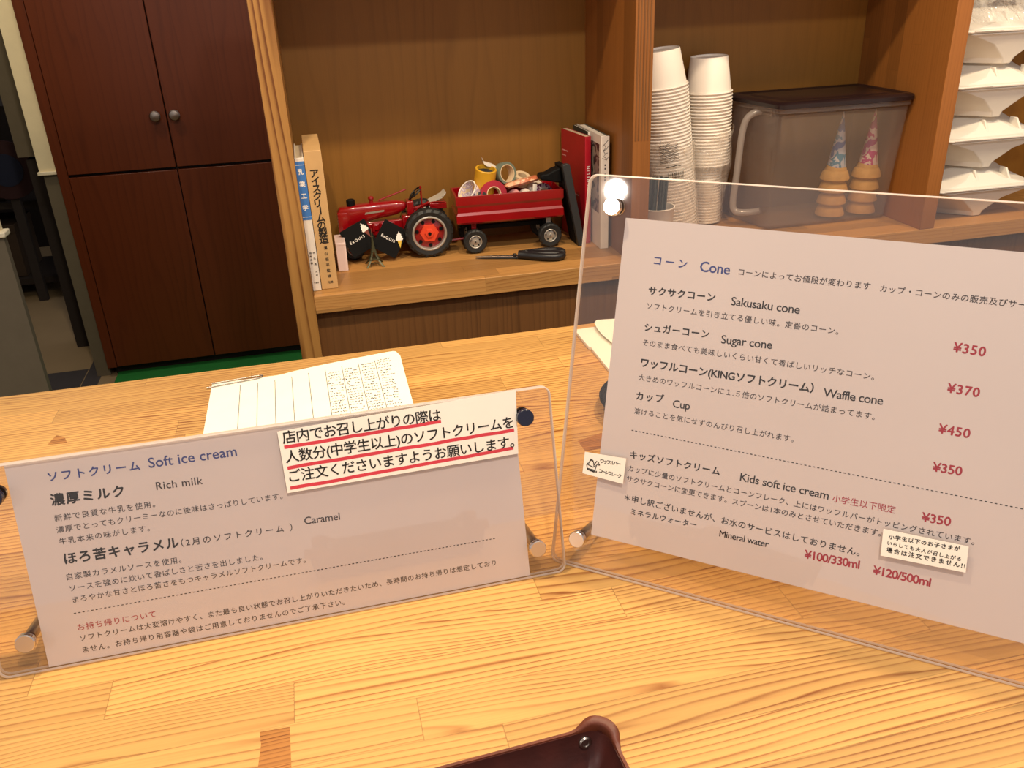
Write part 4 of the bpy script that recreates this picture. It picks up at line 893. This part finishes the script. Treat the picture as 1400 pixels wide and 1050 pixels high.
for k in range(11):
    b = nb(); z = .150+.0034*k; bag_stroke(b, [(-.030+.0055*i, z+.0012*i*.9+rr.uniform(-.001, .001)) for i in range(8 if k < 9 else 5)], .0010); obj('printed_line', b, 'grey', t, True, smooth=0)
b = nb(); bag_stroke(b, [(-.020+.004*i, .143+rr.uniform(-.0012, .0012)) for i in range(9)], .0018); obj('printed_line', b, 'black', t, True, smooth=0)
film_bag('crumpled clear plastic sleeve round the straighter cup stack by the tub', B2, AX2, .190, lambda q: .0350+.0168*min(1, q*1.6)**1.5, 11)
# white cup of dark sticks
t = thing('holder_cup', 'white cup holding dark grey sticks behind the divider, beside the leaning cup stack', 'cup', (.6520, 1.570, SZ))
b = nb(); lathe(b, [(.028, .001), (.030, 0), (.0360, .082), (.0372, .083), (.0372, .0845), (.0350, .0845), (.0290, .004), (.002, .003)], None, 36); obj('wall', b, 'cup', t, smooth=50)
rr = random.Random(4); stk = None
for i in range(13):
    a = 2*PI*i/13*1.9; r = .006+.0175*math.sqrt((i+1)/13); x, y = .6520+r*.72*math.cos(a), 1.570+r*.72*math.sin(a); h = .118+rr.uniform(0, .018)
    if stk is None:
        b = nb(); prism(b, rrect(-.0034, .0034, -.0024, .0024, .0012, 3), 0, .134); stk = obj('stick', b, 'stick', smooth=30); o = stk
    else: o = stk.copy(); link(o)
    o.location = (x, y, SZ+.0055); o.rotation_euler = (.05*math.sin(a), .05*math.cos(a), a)
    tag(o, 'dark grey plastic stick standing in the white cup by the divider', 'stick', 'dark sticks in the white cup')
# ------------------------------------------------------------ plastic tub with cones
t = thing('storage_tub', 'milky clear plastic tub with dark lid and side handle holding cones', 'tub', (1.06, 1.665, SZ))
def q4(xl0, xr0, yf, yb, z, r, xl1=None, xr1=None, k=5):
    """rounded quad ring: left edge runs xl0 (front) to xl1 (back)"""
    xl1 = xl0 if xl1 is None else xl1; xr1 = xr0 if xr1 is None else xr1
    P = [Vector((xr1, yb)), Vector((xl1, yb)), Vector((xl0, yf)), Vector((xr0, yf))]; out = []
    for i in range(4):
        p, a, c = P[i], P[i-1], P[(i+1) % 4]; d1 = (a-p).normalized(); d2 = (c-p).normalized()
        s, e = p+d1*r, p+d2*r
        for j in range(k+1):
            u = j/k; m = s*(1-u)**2+p*2*u*(1-u)+e*u*u; out.append(Vector((m.x, m.y, z)))
    return out
b = nb()
loft(b, [q4(.922, 1.194, 1.612, 1.738, SZ+.0005, .012, .898, 1.186), q4(.916, 1.2000, 1.604, 1.745, SZ+.008, .016, .892, 1.192), q4(.914, 1.2035, 1.580, 1.755, .226, .018, .888, 1.197), q4(.908, 1.2050, 1.574, 1.760, .230, .020, .882, 1.200), q4(.908, 1.2050, 1.574, 1.760, .238, .020, .882, 1.200)], (True, False)); obj('body', b, 'tub', t, True, smooth=40)
b = nb(); pts = smooth_path([(.925, 1.640, .222), (.902, 1.655, .225), (.884, 1.664, .212), (.877, 1.668, .180), (.872, 1.668, .100), (.868, 1.668, .040), (.872, 1.664, .022), (.884, 1.655, .019), (.905, 1.640, .022), (.914, 1.632, .026)], 6)
tube(b, pts, .0095, 12, flat=.75); obj('handle', b, 'tubhandle', t, True, smooth=60)
b = nb(); R4 = lambda e, z, r=.02: q4(.906-e, 1.2058+min(e, .0008), 1.572-e, 1.762+e, z, r, .880-e, 1.201+min(e, .003))
loft(b, [R4(.000, .2385), R4(.0035, .2395), R4(.0035, .2465), R4(.000, .2500), R4(-.006, .2520), R4(-.012, .2520), R4(-.016, .2490), R4(-.030, .2490), R4(-.034, .2512)]); obj('lid', b, 'lid', t, True, smooth=35)
GC = {'wafer cups in the tub': None}
def wafer_cup():
    b = nb(); lathe(b, [(.0295, .0000), (.0305, .0010), (.0300, .0040), (.0265, .0150), (.0235, .0190), (.0218, .0195), (.0180, .0205), (.0168, .0300), (.0135, .0490), (.0125, .0500), (.002, .0500), (.002, .0485), (.0120, .0485), (.0285, .0005)], None, 36, caps=(False, False))
    return obj('wafer_cup', b, 'wafer', smooth=45)
wc = None
names = ('bottom', 'second', 'third', 'top')
for si, (cx, cy, cl) in enumerate(((1.0895, 1.648, 'blue'), (1.1645, 1.647, 'pink'))):
    for i in range(4):
        if wc is None: o = wc = wafer_cup()
        else: o = wc.copy(); link(o)
        o.location = (cx+.0008*i, cy, SZ+.0085+.0255*i)
        tag(o, ('lowest', 'second from bottom', 'third from bottom', 'uppermost')[i]+' ice cream wafer cup in the tub stack topped by a %s cone' % cl, 'ice cream cone', 'wafer cups in the tub')
    t = thing('sleeved_cone', 'upturned cone in a %s and white paper sleeve on wafer cups in the tub' % cl, 'ice cream cone', (cx+.0032, cy, SZ+.0085+.0255*3+.0155), (0, math.radians(1.0), 0))
    b = nb(); lathe(b, [(.0215, .0), (.0222, .001), (.0220, .007), (.0206, .0085), (.0196, .013), (.019, .0131), (.020, .0)], None, 32, caps=(False, False)); obj('cone_rim', b, 'wafer', t, smooth=45)
    b = nb(); lathe(b, [(.0203, .0095), (.0150, .040), (.0075, .085), (.0012, .1225), (.0004, .1235)], None, 32, caps=(False, True)); obj('paper_sleeve', b, 'sleeveb' if si == 0 else 'sleevep', t, smooth=60)
# ------------------------------------------------------------ foam boxes on the right
def octo(x, y, c, z): return [Vector(p+(z,)) for p in ((-x+c, -y), (x-c, -y), (x, -y+c), (x, y-c), (x-c, y), (-x+c, y), (-x, y-c), (-x, -y+c))]
fb = None; WXF, WYF = .125, .118; lids = ('lowest', 'second lowest', 'second highest', 'highest')
for i in range(4):
    zr = .053+.103*i; loc = (1.256+WXF, 1.522+WYF, zr-.064)
    if fb is None:
        fb = thing('foam_box', '', 'foam box', loc, group='white foam boxes stacked on the right'); o = fb
        b = nb(); loft(b, [octo(WXF-.030, WYF-.028, .086, .001), octo(WXF-.027, WYF-.025, .086, .012), octo(WXF-.016, WYF-.015, .062, .040), octo(WXF-.008, WYF-.008, .018, .0585), octo(WXF-.003, WYF-.003, .012, .0595), octo(WXF-.003, WYF-.003, .012, .0625)], (True, True)); obj('lower_shell', b, 'foam', fb, smooth=20, bevel=.002)
        b = nb(); loft(b, [octo(WXF, WYF, .010, .0630), octo(WXF, WYF, .010, .0680), octo(WXF-.009, WYF-.010, .016, .0685), octo(WXF-.020, WYF-.022, .060, .0800), octo(WXF-.032, WYF-.044, .074, .0960), octo(WXF-.042, WYF-.052, .070, .1030)], (True, True)); obj('upper_shell', b, 'foam', fb, smooth=20, bevel=.002)
        b = nb(); box(b, -WXF+.016, -WXF+.080, -WYF-.0016, -WYF+.004, .0655, .0675); obj('tab', b, 'foam', fb, bevel=.0006)
        for sx in (-.018, .060): b = nb(); loft(b, [[Vector((sx-.003, -WYF+.012, .068)), Vector((sx+.003, -WYF+.012, .068)), Vector((sx+.003, -WYF+.052, .068)), Vector((sx-.003, -WYF+.052, .068))], [Vector((sx-.002, -WYF+.034, .098)), Vector((sx+.002, -WYF+.034, .098)), Vector((sx+.002, -WYF+.052, .098)), Vector((sx-.002, -WYF+.052, .098))]]); obj('rib', b, 'foam', fb, bevel=.001)
    else: o = dup(fb, loc)
    o['label'] = '%s white foam box of the stack right of the tub' % lids[i]
t = thing('film_wrap', 'crumpled clear plastic film lying over the highest white foam box', 'plastic bag', (1.256+WXF, 1.522+WYF, .374))
rr = random.Random(21); b = nb(); N = 26; g = []
for j in range(N+1):
    row = []
    for i in range(N+1):
        x = -WXF+.004+(2*WXF-.008)*i/N; y = -WYF+.006+(2*WYF-.012)*j/N; e = min(1, min(i, N-i, j, N-j)/3.5)
        h = .006+(.040*e**.7)*(1+.14*math.sin(i*.8+j*.5)+.12*math.sin(j*1.1-i*.35)) + rr.uniform(-.0012, .0012)*e
        row.append(b.verts.new((x, y, h)))
    g.append(row)
for j in range(N):
    for i in range(N): addf(b, [g[j][i], g[j][i+1], g[j+1][i+1], g[j+1][i]])
obj('film', b, 'film2', t, smooth=0)
